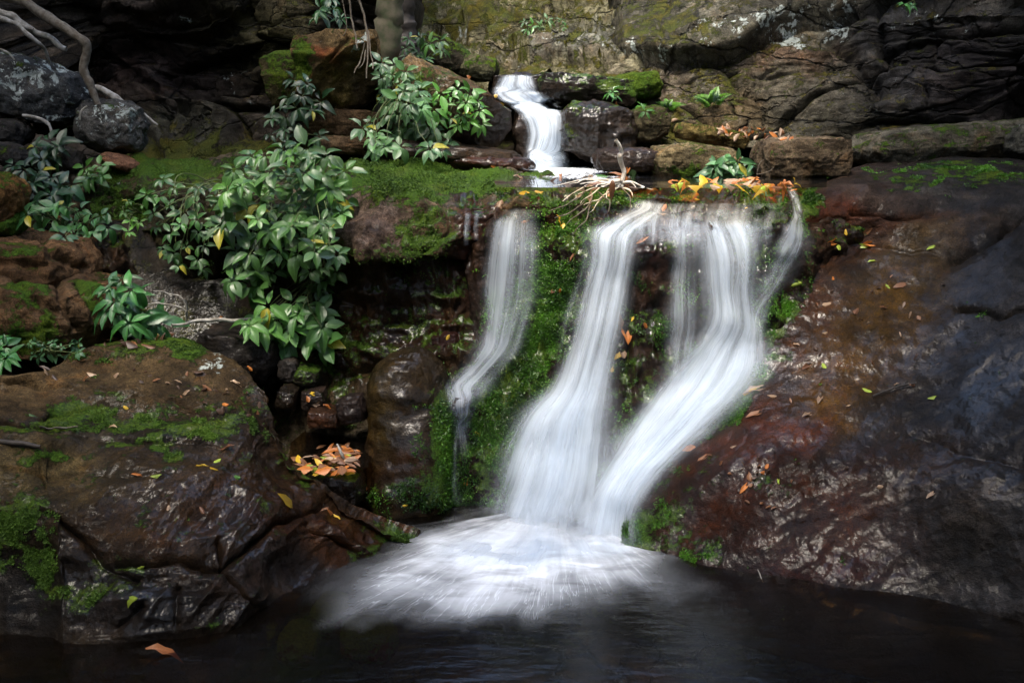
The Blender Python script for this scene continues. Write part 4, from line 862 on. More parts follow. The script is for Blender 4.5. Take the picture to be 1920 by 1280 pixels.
def moss_material(name, c0, c1, rough=.4, spec=.5):
    k = N(name); t = k.n('Attribute', attribute_name='tint').outputs['Fac']
    c = k.mix(t, c0, c1)
    p = k.n('BsdfPrincipled', {'Base Color': c, 'Roughness': rough, 'Specular IOR Level': spec})
    tr = k.n('BsdfTranslucent', {0: c}); return k.out(k.n('MixShader', {0: .3, 1: p, 2: tr}).outputs[0])
MOSSW = moss_material('wet_moss', (.016, .05, .006), (.105, .28, .018), .42, .35); MOSSD = moss_material('dry_moss', (.03, .065, .006), (.10, .19, .018), .7, .3)
def moss(name, names, cnt, size, mat, label, seed, **k):
    r = np.random.default_rng(seed); c, n = sample(names, cnt, r, **k)
    v = leaf_cards(c, n, size, r); f = np.arange(len(v)).reshape(-1, 4)
    t = np.repeat(np.clip(r.beta(1.2, 2.6, len(c)) + fbm(c, 5, 4, 2) * .9, 0, 1), 4)
    o = mkmesh(name, v, f, mat, {'tint': t}, smooth=False); tag(o, label, 'moss', kind='stuff')
NM = {o.name: o for o in COL.objects}
moss('wet_moss', ['waterfall_rock_face'], 100000, .009, MOSSW, 'glossy green moss between the strands of the main falls', 1, thr=.42)
moss('wet_moss', ['rock_slab.001' if 'rock_slab.001' in ROCKS and len(ROCKS['rock_slab.001'][0]) > len(ROCKS['rock_slab'][0]) else 'rock_slab'], 30000, .009, MOSSW, 'wet moss trailing down the left edge of the black slab', 2, thr=.45)
moss('wet_moss', ['upright_boulder'], 14000, .010, MOSSW, 'green moss on the right flank of the upright boulder', 3, thr=.4)
moss('moss', ['rock_shelf'], 45000, .009, MOSSD, 'short green moss carpeting the middle shelf', 4, thr=.5)
moss('moss', ['stepped_rock_slab'], 30000, .008, MOSSD, 'green moss strips on the stepped left slab', 5, thr=.6, power=1.0)

# ================================================================== PLANTS
def leaf_material():
    k = N('green_leaf'); t = k.n('Attribute', attribute_name='tint').outputs['Color']; uv = k.n('SeparateXYZ', {0: k.n('UVMap').outputs[0]})
    u = k.math('ABSOLUTE', uv.outputs[0]); rib = k.ramp(u, .10, .02)
    side = k.math('ABSOLUTE', k.math('SINE', k.math('MULTIPLY', k.math('SUBTRACT', uv.outputs[1], k.math('MULTIPLY', u, .22)), 30.)))
    vein = k.math('MAXIMUM', rib, k.math('MULTIPLY', k.ramp(side, .22, .0), .55))
    t = k.mix(1.0, t, (1.05, 1.14, .85), 'MULTIPLY')
    c = k.mix(k.math('MULTIPLY', vein, .45), t, k.mix(1.0, t, (2.2, 1.9, 2.0), 'MULTIPLY'))
    pos = k.n('NewGeometry').outputs['Position']; c = k.mix(1.0, c, k.mix(k.noise(pos, 30, 4).outputs[0], (.75, .75, .75), (1.25, 1.2, 1.1)), 'MULTIPLY')
    b = k.n('Bump', {'Strength': .4, 'Distance': .003, 'Height': k.math('SUBTRACT', 1.0, vein)})
    p = k.n('BsdfPrincipled', {'Base Color': c, 'Roughness': .36, 'Normal': b, 'Specular IOR Level': .7})
    tr = k.n('BsdfTranslucent', {0: k.mix(1.0, c, (1.3, 1.5, .6), 'MULTIPLY')})
    return k.out(k.n('MixShader', {0: .22, 1: p, 2: tr}).outputs[0])
GLEAF = leaf_material()
def simple_mat(name, col, rough=.8, col2=None, sc=20):
    k = N(name); pos = k.n('TexCoord').outputs['Object']
    n_ = k.noise(pos, sc, 5, .65).outputs[0]
    c = k.mix(k.ramp(n_, .35, .65), col, col2 or tuple(q * .55 for q in col))
    b = k.n('Bump', {'Strength': .7, 'Distance': .006, 'Height': n_})
    return k.out(k.n('BsdfPrincipled', {'Base Color': c, 'Roughness': rough, 'Normal': b}).outputs[0])
STEM = simple_mat('green_stem', (.09, .12, .03), .6); BARK = simple_mat('brown_bark', (.075, .055, .035), .85, (.14, .12, .09), 40)
PALEBARK = simple_mat('pale_bark', (.36, .34, .30), .8, (.16, .14, .11), 30); DARKBARK = simple_mat('dark_bark', (.03, .022, .016), .7, None, 50)
TRUNKB = simple_mat('trunk_bark', (.10, .085, .055), .9, (.05, .06, .025), 18)
# leaf template: length along +Y, midrib fold, drooping tip; width fraction by station
LY = np.array([0, .12, .3, .5, .7, .87, 1.0]); LW = np.array([.01, .13, .235, .27, .205, .10, .0])
def leaf_tpl(droop=.35, fold=.18, wf=1.0, curl=0.):
    v, uv = [], []
    for y, w_ in zip(LY, LW):
        w_ = w_ * wf; z = -droop * y * y
        for sx in (-1, -.5, 0, .5, 1):
            v.append((sx * w_, y * (1 - .12 * droop), z + abs(sx) * w_ * fold * 2 - curl * (sx * w_) ** 2 * 6 + .02 * math.sin(y * 14 + abs(sx) * 4) * abs(sx))); uv.append((sx, y))
    return np.array(v), np.array(uv), gridfaces(7, 5)
TPLS = [leaf_tpl(.25, .2), leaf_tpl(.45, .28), leaf_tpl(.1, .12), leaf_tpl(.6, .1, 1.1)]
def frame(d, up):
    d = d / (np.linalg.norm(d) + 1e-9); x = np.cross(d, up); x /= np.linalg.norm(x) + 1e-9
    return np.stack([x, d, np.cross(x, d)], 1)
def tube_mesh(pts, rad, seg=6):
    pts = np.asarray(pts, float); n = len(pts); rad = np.broadcast_to(rad, n); V = []
    T = np.gradient(pts, axis=0); T /= np.linalg.norm(T, axis=1, keepdims=True) + 1e-9
    ref = np.array([.3, .9, .2]); x = np.cross(T[0], ref); x /= np.linalg.norm(x)
    for i in range(n):
        x = x - T[i] * (x @ T[i]); x /= np.linalg.norm(x) + 1e-9; y = np.cross(T[i], x)
        a = np.arange(seg) * 2 * np.pi / seg
        V.append(pts[i] + rad[i] * (np.cos(a)[:, None] * x + np.sin(a)[:, None] * y))
    V = np.concatenate(V); F = []
    for i in range(n - 1):
        for j in range(seg):
            k2 = (j + 1) % seg; F.append([i * seg + j, i * seg + k2, (i + 1) * seg + k2, (i + 1) * seg + j])
    return V, np.array(F)
def inside(x, y, poly):
    c = False; n = len(poly)
    for i in range(n):
        (x1, y1), (x2, y2) = poly[i], poly[i - 1]
        if (y1 > y) != (y2 > y) and x < (x2 - x1) * (y - y1) / (y2 - y1) + x1: c = not c
    return c
def plant(name, label, poly, n, llen, bases, seed, col=(.035, .10, .03), nl=(5, 7), gap=24, maxY=9., lift=(.05, .25), wf=1.0, cat='shrub', face=(-.75, .62), bright=.3, group=None, whorl=True):
    """broad-leaved plant: whorls of leaves at the stem tips, inside an outline seen in the photo and standing off the rock behind"""
    r = random.Random(seed); pts = []
    xs = [p[0] for p in poly]; ys = [p[1] for p in poly]; tries = 0
    while len(pts) < n and tries < 6000:
        tries += 1; x = r.uniform(min(xs), max(xs)); y = r.uniform(min(ys), max(ys))
        if inside(x, y, poly) and all(math.hypot(x - a[0], (y - a[1]) * 1.2) > gap for a in pts): pts.append((x, y))
    V, UV, F, T = [], [], [], []; nb = 0; SV, SF = [], []; sb = 0
    bpts = []
    for bx, by in bases:
        h = hit(bx, by); bpts.append(h[0] if h else P(bx, by, 4.8))
    for (x, y) in pts:
        h = hit(x, y); Y = min(h[0][1] if h else maxY, maxY) - r.uniform(*lift); c = P(x, y, Y)
        ax = np.array([r.gauss(0, .3), face[0] + r.gauss(0, .2), face[1] + r.gauss(0, .25)]); ax /= np.linalg.norm(ax)
        k = r.randint(*nl); a0 = r.uniform(0, 6.28); L = llen * r.uniform(.7, 1.15); tintb = r.uniform(.7, 1.3); bl = r.random() < bright
        Fm = frame(np.cross(ax, [1, .1, .2]), ax)
        e1 = Fm[:, 0]; e2 = np.cross(ax, e1)
        for j in range(k):
            a = a0 + j * 6.283 / k + r.gauss(0, .15)
            d = e1 * math.cos(a) + e2 * math.sin(a) + ax * r.uniform(.1, .45); d = d + np.array([0, -.12, -.42 * r.uniform(.4, 1.4)])
            sgn = d @ e1
            tv, tu, tf = TPLS[r.randrange(4)]; tv = tv * np.array([r.uniform(.75, 1.12), 1, r.uniform(.6, 1.6)])
            ll = L * r.uniform(.6, 1.12)
            up = ax + np.array([r.gauss(0, .15), r.gauss(0, .15), .3])
            M = frame(d, up)
            if M[:, 2] @ up < 0: M[:, 2] *= -1
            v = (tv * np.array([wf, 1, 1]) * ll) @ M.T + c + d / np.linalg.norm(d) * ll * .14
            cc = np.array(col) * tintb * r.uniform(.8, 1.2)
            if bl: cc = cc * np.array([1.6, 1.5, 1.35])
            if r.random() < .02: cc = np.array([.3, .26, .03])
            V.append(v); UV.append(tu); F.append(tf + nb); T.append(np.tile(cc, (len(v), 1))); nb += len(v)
        # stem to the nearest rooting point, sagging
        b = min(bpts, key=lambda q: np.linalg.norm(q - c) + r.uniform(0, .1)) + np.array([r.gauss(0, .02), 0, 0])
        t = np.linspace(0, 1, 9)[:, None]; mid = (b + c) / 2 + np.array([r.gauss(0, .04), -.10, .05 + r.gauss(0, .04)])
        q = (1 - t) ** 2 * b + 2 * t * (1 - t) * mid + t * t * (c - ax * .01)
        q = q + fbm(q * 1.0 + seed, 9, 2, seed) .reshape(-1, 1) * np.array([.02, .0, .015])
        tv, tf = tube_mesh(q, np.linspace(.0035, .0018, 9), 5); SV.append(tv); SF.append(tf + sb); sb += len(tv)
    allv = np.concatenate(V); root = np.array([bpts[0][0], bpts[0][1], bpts[0][2]])
    e = empty(name, root); tag(e, label, cat, group)
    mkmesh('foliage', allv, np.concatenate(F), GLEAF, {'tint': np.concatenate(T)}, uv=np.concatenate(UV), parent=e)
    mkmesh('stem', np.concatenate(SV), np.concatenate(SF), STEM, parent=e)
    return e
plant('broadleaf_shrub', 'large glossy-leaved shrub cascading over the mossy shelf', [(440, 300), (500, 275), (570, 272), (650, 300), (660, 370), (655, 410), (636, 450), (640, 520), (600, 545), (540, 490), (480, 540), (440, 550), (425, 520), (450, 440), (410, 420), (420, 350)],
      84, .088, [(520, 330), (570, 330), (480, 335), (610, 345)], 1, maxY=4.72, lift=(.06, .34), gap=19, bright=.35, col=(.045, .11, .032))
plant('broadleaf_shrub', 'lowest hanging spray of large leaves just above the upright boulder', [(480, 580), (530, 560), (600, 575), (612, 640), (590, 655), (570, 620), (520, 650), (505, 620), (450, 625), (455, 600)],
      15, .115, [(560, 520), (590, 520), (520, 500)], 2, maxY=4.6, lift=(.05, .25), gap=24, col=(.045, .115, .035), bright=.35)
plant('broadleaf_shrub', 'small-leaved pale green spray left of the large shrub, arching over the mossy bank', [(285, 340), (340, 325), (410, 360), (440, 400), (420, 470), (390, 510), (310, 500), (300, 470), (270, 440), (250, 400)],
      26, .064, [(400, 345), (440, 350)], 3, maxY=4.9, lift=(.06, .3), gap=20, nl=(4, 6), bright=.3, col=(.03, .085, .024))
plant('broadleaf_shrub', 'thin leafy shoots on the mossy bank at far left', [(230, 380), (270, 370), (280, 420), (240, 440)], 6, .045, [(260, 400)], 4, maxY=5.0, lift=(.02, .1), gap=15, nl=(3, 5), bright=.6, col=(.06, .15, .03))
plant('leafy_vine', 'pale-leaved vine draping beside the tree trunk above the mossy shelf', [(715, 110), (760, 130), (790, 160), (800, 215), (840, 270), (820, 290), (770, 260), (740, 285), (690, 280), (675, 240), (710, 220), (715, 170)],
      40, .095, [(735, 120), (760, 170), (750, 230)], 5, maxY=6.0, lift=(.05, .3), gap=19, bright=.6, col=(.05, .115, .055))
plant('leafy_vine', 'fresh green leafy shoots on the slab left of the upper fall', [(790, 180), (850, 160), (905, 190), (905, 240), (860, 235), (800, 215)], 17, .085, [(800, 190), (850, 190)], 6, maxY=5.95, lift=(.04, .22), gap=20, col=(.05, .14, .03), bright=.5, wf=.8, nl=(4, 6))
plant('leafy_vine', 'small dark seedlings at the head of the slope behind the trunk', [(755, 75), (800, 60), (850, 90), (800, 120), (760, 110)], 9, .085, [(790, 110)], 7, maxY=6.5, lift=(.04, .2), gap=17, col=(.035, .09, .025), wf=.7)
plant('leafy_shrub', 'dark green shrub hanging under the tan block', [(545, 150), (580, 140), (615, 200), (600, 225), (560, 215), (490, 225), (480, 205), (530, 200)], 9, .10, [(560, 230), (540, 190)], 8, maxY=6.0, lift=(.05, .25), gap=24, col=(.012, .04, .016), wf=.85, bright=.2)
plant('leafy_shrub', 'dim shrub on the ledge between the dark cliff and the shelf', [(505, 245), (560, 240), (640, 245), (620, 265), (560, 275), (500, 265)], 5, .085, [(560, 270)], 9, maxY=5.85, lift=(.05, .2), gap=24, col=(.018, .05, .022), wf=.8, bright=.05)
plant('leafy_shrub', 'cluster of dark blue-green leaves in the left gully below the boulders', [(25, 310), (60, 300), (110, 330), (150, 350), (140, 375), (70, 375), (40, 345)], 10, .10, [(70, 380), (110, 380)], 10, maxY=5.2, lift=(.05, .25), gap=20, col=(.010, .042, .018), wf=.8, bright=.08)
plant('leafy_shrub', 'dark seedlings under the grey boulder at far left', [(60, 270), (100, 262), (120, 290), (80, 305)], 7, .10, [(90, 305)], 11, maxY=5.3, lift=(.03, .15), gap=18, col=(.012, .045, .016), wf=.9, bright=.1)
plant('leafy_shrub', 'light green seedlings among brown litter in the gully', [(45, 385), (120, 385), (190, 400), (205, 430), (120, 445), (50, 420)], 20, .075, [(120, 430), (80, 420), (170, 430)], 12, maxY=5.05, lift=(.02, .15), gap=17, col=(.045, .13, .05), nl=(3, 5), bright=.45)
plant('leafy_shrub', 'bright leafy shoots at the left end of the mossy shelf', [(150, 315), (190, 305), (200, 330), (160, 345)], 7, .07, [(175, 345)], 13, maxY=5.2, lift=(.02, .1), gap=14, col=(.05, .14, .03), nl=(3, 5), bright=.4)
plant('long_leaved_plant', 'dark long-leaved plant rooted between the cracked boulder and the slab', [(200, 530), (235, 520), (260, 560), (300, 600), (250, 615), (215, 600), (195, 560)], 13, .115, [(235, 615), (265, 620)], 14, maxY=4.35, lift=(.03, .2), gap=20, col=(.028, .10, .035), wf=.72, bright=.35)
plant('ground_plant', 'tiny grey-green plants on the mossy foot of the left boulders', [(55, 640), (150, 640), (160, 665), (60, 670)], 15, .035, [(100, 665)], 15, maxY=4.4, lift=(.0, .04), gap=10, col=(.05, .13, .07), nl=(4, 6))
plant('ground_plant', 'leafy shoot cut by the left frame edge beside the moss', [(-20, 640), (18, 645), (15, 672), (-20, 670)], 4, .09, [(0, 680)], 16, maxY=4.1, lift=(.02, .1), gap=14, col=(.03, .12, .03), wf=.8)
plant('leafy_shrub', 'little glossy shrub behind the leaf-strewn lip of the falls', [(1325, 318), (1355, 300), (1410, 300), (1412, 318), (1340, 330)], 8, .10, [(1365, 328)], 17, maxY=5.6, lift=(.03, .15), gap=16, col=(.04, .11, .05), wf=.85, bright=.4)
plant('leafy_shrub', 'small green tuft of leaves on the wall right of the upper fall', [(1175, 192), (1215, 195), (1210, 210), (1180, 208)], 3, .08, [(1195, 215)], 18, maxY=6.6, lift=(.03, .1), gap=14, col=(.05, .15, .04), wf=.7, bright=.5)
plant('leafy_shrub', 'single small leafy sprig above the glistening boulder', [(1142, 172), (1160, 172), (1158, 184), (1144, 182)], 2, .06, [(1152, 184)], 19, maxY=6.6, lift=(.02, .06), gap=8, col=(.05, .14, .05), wf=.7)
plant('ground_plant', 'row of small green plants in a crack of the bright slope', [(975, 42), (1010, 34), (1060, 38), (1065, 50), (985, 58)], 7, .075, [(1020, 55)], 20, maxY=9, lift=(.03, .1), gap=11, col=(.03, .09, .02), wf=.7)
plant('leafy_shrub', 'dim leafy tufts hanging at the top of the frame left of the trunk', [(595, 0), (635, -5), (640, 40), (605, 35)], 5, .09, [(620, 20)], 21, maxY=6.3, lift=(.03, .2), gap=16, col=(.022, .07, .03), wf=.7)
plant('leafy_shrub', 'tiny leafy sprig at the top edge of the right wall', [(1690, 5), (1720, 8), (1712, 25), (1700, 22)], 2, .05, [(1705, 25)], 22, maxY=6.5, lift=(.03, .1), gap=8, col=(.04, .13, .05), wf=.8)
def fern(px, py, label, seed, s=.16, n=8):
    r = random.Random(seed); h = hit(px, py); c = h[0] + np.array([0, -.02, 0]); V, F, T, UV = [], [], [], []; nb = 0
    for j in range(n):
        a = r.uniform(-1.4, 1.4); d = np.array([math.sin(a), -.5, .55 + .4 * math.cos(a)]); d /= np.linalg.norm(d); L = s * r.uniform(.7, 1.1)
        side = np.cross(d, [0, -1, .3]); side /= np.linalg.norm(side)
        for q in np.linspace(.12, 1, 13):
            p = c + d * L * q + np.array([0, -.05, -.35]) * L * q * q
            for sg in (-1, 1):
                dd = side * sg + d * .5; M = frame(dd, np.array([0, -.7, .7])); tv, tu, tf = TPLS[2]
                v = (tv * L * .24 * (1.1 - q)) @ M.T + p; V.append(v); F.append(tf + nb); nb += len(v); UV.append(tu); T.append(np.tile(np.array([.09, .22, .02]) * r.uniform(.7, 1.2), (len(v), 1)))
    o = mkmesh('fern', np.concatenate(V), np.concatenate(F), GLEAF, {'tint': np.concatenate(T)}, uv=np.concatenate(UV)); tag(o, label, 'fern')
fern(1335, 198, 'bright green fern growing from the wall right of the upper fall', 1, .2, 9)
fern(1250, 205, 'small dim fern low on the mossy wall beside the glistening boulder', 2, .14, 7)

# ================================================================== BRANCHES, ROOTS, TRUNK
def branch(name, label, paths, mat, cat='branch', group=None, onrock=False, off=.01, wob=.01):
    """paths: lists of (px,py,Y or None,radius); side shoots join the first one"""
    V, F = [], []; nb = 0
    for k, pth in enumerate(paths):
        q, rd = [], []
        for (x, y, Y, rr) in pth:
            if Y is None:
                h = hit(x, y); p = h[0] + h[1] * (off + rr) if h else P(x, y, 4.5)
            else: p = P(x, y, Y)
            q.append(p); rd.append(rr)
        q = np.array(q); n = max(8, 7 * len(q)); c = catmull(q, n, 0); rr = catmull(np.array(rd)[:, None], n, 0)[:, 0]
        c = c + np.stack([fbm(c, 14, 2, k), fbm(c, 14, 2, k + 3) * .5, fbm(c, 14, 2, k + 6)], -1) * wob
        rr = np.abs(rr) * (1 + .25 * fbm(c, 25, 2, 4)); v, f = tube_mesh(c, rr, 8); V.append(v); F.append(f + nb); nb += len(v)
    o = mkmesh(name, np.concatenate(V), np.concatenate(F), mat); tag(o, label, cat, group); return o
branch('root', 'thick brown root bending down onto the lichened boulders', [[(-40, -20, 5.6, .03), (40, 2, 5.5, .03), (95, 38, 5.45, .028), (140, 66, 5.4, .025), (164, 88, 5.4, .024), (158, 130, 5.4, .022), (172, 165, 5.4, .02), (184, 198, 5.4, .014)]], BARK, 'root')
branch('root', 'pale upper root crossing the dark hollow at top left', [[(-30, 12, 5.5, .02), (20, 30, 5.5, .02), (60, 58, 5.5, .018), (95, 72, 5.5, .016), (124, 92, 5.5, .014)]], PALEBARK, 'root')
branch('root', 'pale lower root curving under its neighbour at top left', [[(-30, 25, 5.45, .014), (30, 45, 5.45, .014), (62, 72, 5.45, .012), (84, 95, 5.5, .01), (92, 118, 5.55, .006)], [(30, 45, 5.45, .01), (62, 56, 5.47, .01)]], PALEBARK, 'root')
branch('root', 'thin white root tip at the left edge above the big boulder', [[(-10, 88, 5.45, .007), (14, 98, 5.45, .006), (28, 114, 5.45, .004)]], PALEBARK, 'root')
branch('branch', 'pale weathered branch behind the round lichened boulder', [[(165, 165, 5.8, .02), (200, 172, 5.75, .02), (228, 192, 5.7, .018), (262, 208, 5.7, .01), (296, 236, 5.7, .005)]], PALEBARK)
branch('branch', 'thin grey fallen branch under the left boulders', [[(40, 216, 5.4, .008), (70, 222, 5.4, .01), (88, 232, 5.4, .01), (98, 252, 5.4, .006)]], PALEBARK)
branch('twig', 'short pale stick leaning on the round lichened boulder', [[(163, 198, 5.2, .004), (152, 210, 5.2, .005), (150, 226, 5.2, .004)]], PALEBARK, 'twig')
branch('tree_trunk', 'slim mossy tree trunk rising beside the draped vine', [[(706, 230, 6.2, .07), (716, 150, 6.15, .075), (730, 60, 6.1, .085), (738, -60, 6.1, .09), (745, -300, 6.1, .1)], [(716, 150, 6.12, .03), (712, 215, 6.05, .02), (700, 262, 6.0, .012)]], TRUNKB, 'tree', wob=.03)
branch('tree_trunk', 'dark short tree stump behind the mossy trunk', [[(772, 150, 6.6, .09), (762, 80, 6.6, .08), (758, 30, 6.6, .07), (752, -80, 6.6, .07)]], DARKBARK, 'tree', wob=.03)
branch('hanging_roots', 'bundle of thin roots hanging over the tan overhanging block', [[(652, -10, 5.6, .006), (662, 50, 5.6, .005), (672, 90, 5.55, .004)], [(668, -10, 5.6, .007), (684, 40, 5.6, .006), (688, 100, 5.55, .005), (687, 148, 5.5, .003)],
    [(684, 80, 5.55, .004), (676, 110, 5.55, .004), (666, 138, 5.5, .003)], [(686, 95, 5.55, .004), (680, 120, 5.5, .003), (672, 128, 5.5, .002)], [(690, 60, 5.6, .004), (696, 100, 5.55, .003), (700, 130, 5.5, .003)], [(640, -10, 5.7, .003), (648, 60, 5.7, .003), (600, 80, 5.7, .002)]], BARK, 'root')
tw = [[(1164, 338, 4.56, .010), (1168, 318, 4.56, .012), (1162, 296, 4.53, .011), (1164, 288, 4.53, .009), (1154, 264, 4.5, .008)]]
rr_ = random.Random(4)
for (x, y) in [(1040, 352), (1060, 342), (1085, 366), (1100, 380), (1090, 392), (1130, 372), (1050, 372), (1195, 360), (1185, 372), (1210, 352), (1120, 350), (1075, 352), (1110, 400)]:
    tw.append([(1164, 340, 4.58, .007), ((1164 + x) / 2 + rr_.uniform(-8, 8), (340 + y) / 2 + rr_.uniform(-12, 6), 4.52, .0035), (x + rr_.uniform(-14, 14), y + rr_.uniform(-6, 6), 4.48, .0012)])
branch('dead_root', 'white forked dead root with stringy rootlets lying on the lip of the falls', tw, simple_mat('bleached_wood', (.78, .74, .66), .7, (.5, .42, .33), 40), 'root', wob=.016)
tw = []
for (a, b) in [((1030, 396), (1100, 360)), ((1060, 420), (1110, 372)), ((1040, 410), (1098, 378)), ((1075, 440), (1105, 385)), ((1140, 395), (1120, 360)), ((1180, 400), (1168, 350))]:
    tw.append([(b[0], b[1], 4.5, .003), ((a[0] + b[0]) / 2 + 8, (a[1] + b[1]) / 2, 4.42, .003), (a[0], a[1], 4.38, .0015)])
branch('twigs', 'tangle of fine brown twigs draped over moss below the dead root', tw, BARK, 'twig', wob=.014)
branch('dead_branch', 'bare white forked branch lying beneath the hanging leaves', [[(320, 608, 4.25, .006), (350, 604, 4.3, .007), (390, 600, 4.35, .008), (430, 600, 4.4, .009), (470, 598, 4.45, .006)],
    [(352, 604, 4.3, .005), (350, 585, 4.28, .004), (330, 572, 4.27, .004), (300, 568, 4.26, .003), (276, 570, 4.25, .002)], [(350, 588, 4.28, .004), (350, 572, 4.27, .003), (338, 556, 4.26, .003), (312, 548, 4.26, .002), (290, 546, 4.26, .0015)],
    [(350, 578, 4.28, .003), (346, 562, 4.25, .002), (338, 557, 4.24, .002)], [(300, 568, 4.26, .003), (288, 562, 4.26, .002), (284, 556, 4.26, .001)]], PALEBARK)
branch('stick', 'thick dark stick at the left edge of the stepped slab', [[(-30, 832, None, .008), (20, 833, None, .009), (74, 842, None, .008)]], DARKBARK, 'stick')
branch('stick', 'thin brown stick lying along the mossy strip of the left slab', [[(70, 806, None, .003), (110, 804, None, .004), (146, 801, None, .003)]], BARK, 'stick')
branch('stick', 'white broken stick standing in the leaf pile by the side pool', [[(642, 860, 4.0, .006), (636, 846, 4.0, .006), (630, 832, 4.02, .005)]], PALEBARK, 'stick')
branch('twig', 'curved dark twig beside a curled leaf on the black slab', [[(1636, 746, None, .004), (1660, 736, None, .004), (1690, 727, None, .004), (1718, 722, None, .003)], [(1690, 727, None, .003), (1700, 716, None, .002)]], DARKBARK, 'twig', wob=.004)
branch('twig', 'fine bare shoot with two forks behind the leafy lip', [[(1418, 338, 4.9, .003), (1420, 318, 4.88, .003), (1430, 300, 4.88, .0015)], [(1420, 325, 4.88, .0025), (1440, 322, 4.86, .002), (1452, 314, 4.86, .001)]], BARK, 'twig')
branch('twig', 'thin pale twig dipping from the right slab into the pool', [[(1418, 1070, 3.42, .002), (1424, 1082, 3.4, .002), (1430, 1092, 3.38, .001)]], PALEBARK, 'twig')

# ================================================================== FALLEN LEAVES
def dead_mat(name, c, c2, rough=.45):
    k = N(name); uv = k.n('SeparateXYZ', {0: k.n('UVMap').outputs[0]}); pos = k.n('TexCoord').outputs['Object']
    n_ = k.noise(pos, 60, 5, .7).outputs[0]; rib = k.ramp(k.math('ABSOLUTE', uv.outputs[0]), .12, .02)
    cc = k.mix(k.ramp(n_, .42, .7), c, c2); cc = k.mix(k.math('MULTIPLY', rib, .5), cc, c2)
    rnd = k.n('ObjectInfo').outputs['Random']; cc = k.mix(1.0, cc, k.mix(rnd, (.65, .6, .6), (1.25, 1.2, 1.1)), 'MULTIPLY')
    p = k.n('BsdfPrincipled', {'Base Color': cc, 'Roughness': rough}); t = k.n('BsdfTranslucent', {0: cc})
    return k.out(k.n('MixShader', {0: .25, 1: p, 2: t}).outputs[0])
DM = {'yellow': dead_mat('yellow_leaf', (.62, .46, .03), (.5, .22, .02)), 'orange': dead_mat('orange_leaf', (.55, .20, .04), (.30, .09, .02)), 'brown': dead_mat('brown_leaf', (.26, .12, .055), (.10, .045, .02)),
      'dark brown': dead_mat('dark_brown_leaf', (.09, .05, .03), (.04, .024, .016)), 'lime green': dead_mat('lime_leaf', (.36, .48, .05), (.2, .3, .03)), 'tan': dead_mat('tan_leaf', (.42, .30, .20), (.24, .15, .09)), 'green': dead_mat('fresh_leaf', (.06, .18, .03), (.04, .1, .02))}
LT = {'oval': leaf_tpl(.12, .1, 1.15, .4), 'long': leaf_tpl(.2, .3, .55, .3), 'curled': leaf_tpl(.75, .5, .8, 1.2)}
LM = {}
def fallen(px, py, size, colour, shape='oval', rot=0, label=None, group=None, off=.006, tilt=.12, Y=None, seed=None):
    key = (colour, shape)
    r = random.Random(int(px * 31 + py * 17))
    h = hit(px, py)
    if h is None: return
    loc, n, dist = h
    if Y is not None: loc = P(px, py, Y); n = np.array([0, -.3, .95]); dist = np.linalg.norm(loc - CAM)
    if Y is None and loc[2] < .004: loc = PZ(px, py, .012); n = np.array([0, 0, 1.]); dist = np.linalg.norm(loc - CAM)
    if Y is None and 960 < px < 1560 and py < 353 and 1.2 < loc[2] < 1.39 and loc[1] > 4.64:
        loc = PZ(px, py, 1.387); n = np.array([0, -.35, .95]); dist = np.linalg.norm(loc - CAM)
    if key not in LM:
        tv, tu, tf = LT[shape]
        o = mkmesh('fallen_leaf', tv - np.array([0, .5, 0]), tf, DM[colour], uv=tu, base=False); me = o.data; LM[key] = me; ob = o
    else:
        ob = bpy.data.objects.new('fallen_leaf', LM[key]); COL.objects.link(ob)
    n = n + np.array([r.gauss(0, tilt), r.gauss(0, tilt) - .12, r.gauss(0, tilt)]); n /= np.linalg.norm(n)
    a = R(rot)
    v = np.array([math.cos(a), 0, math.sin(a)]); v = v - n * (v @ n)
    if np.linalg.norm(v) < .2: v = np.array([math.cos(a), math.sin(a), 0]); v = v - n * (v @ n)
    v /= np.linalg.norm(v); x = np.cross(v, n)
    from mathutils import Matrix
    s = size * dist / FPX
    M = Matrix(np.stack([x * s * r.uniform(.75, 1.2), v * s, n * s * (r.uniform(.6, 3.2) if Y is None else .8)], 1).tolist()).to_4x4(); M.translation = Vector(loc + n * off)
    ob.matrix_world = M; tag(ob, label, 'leaf', group); return ob
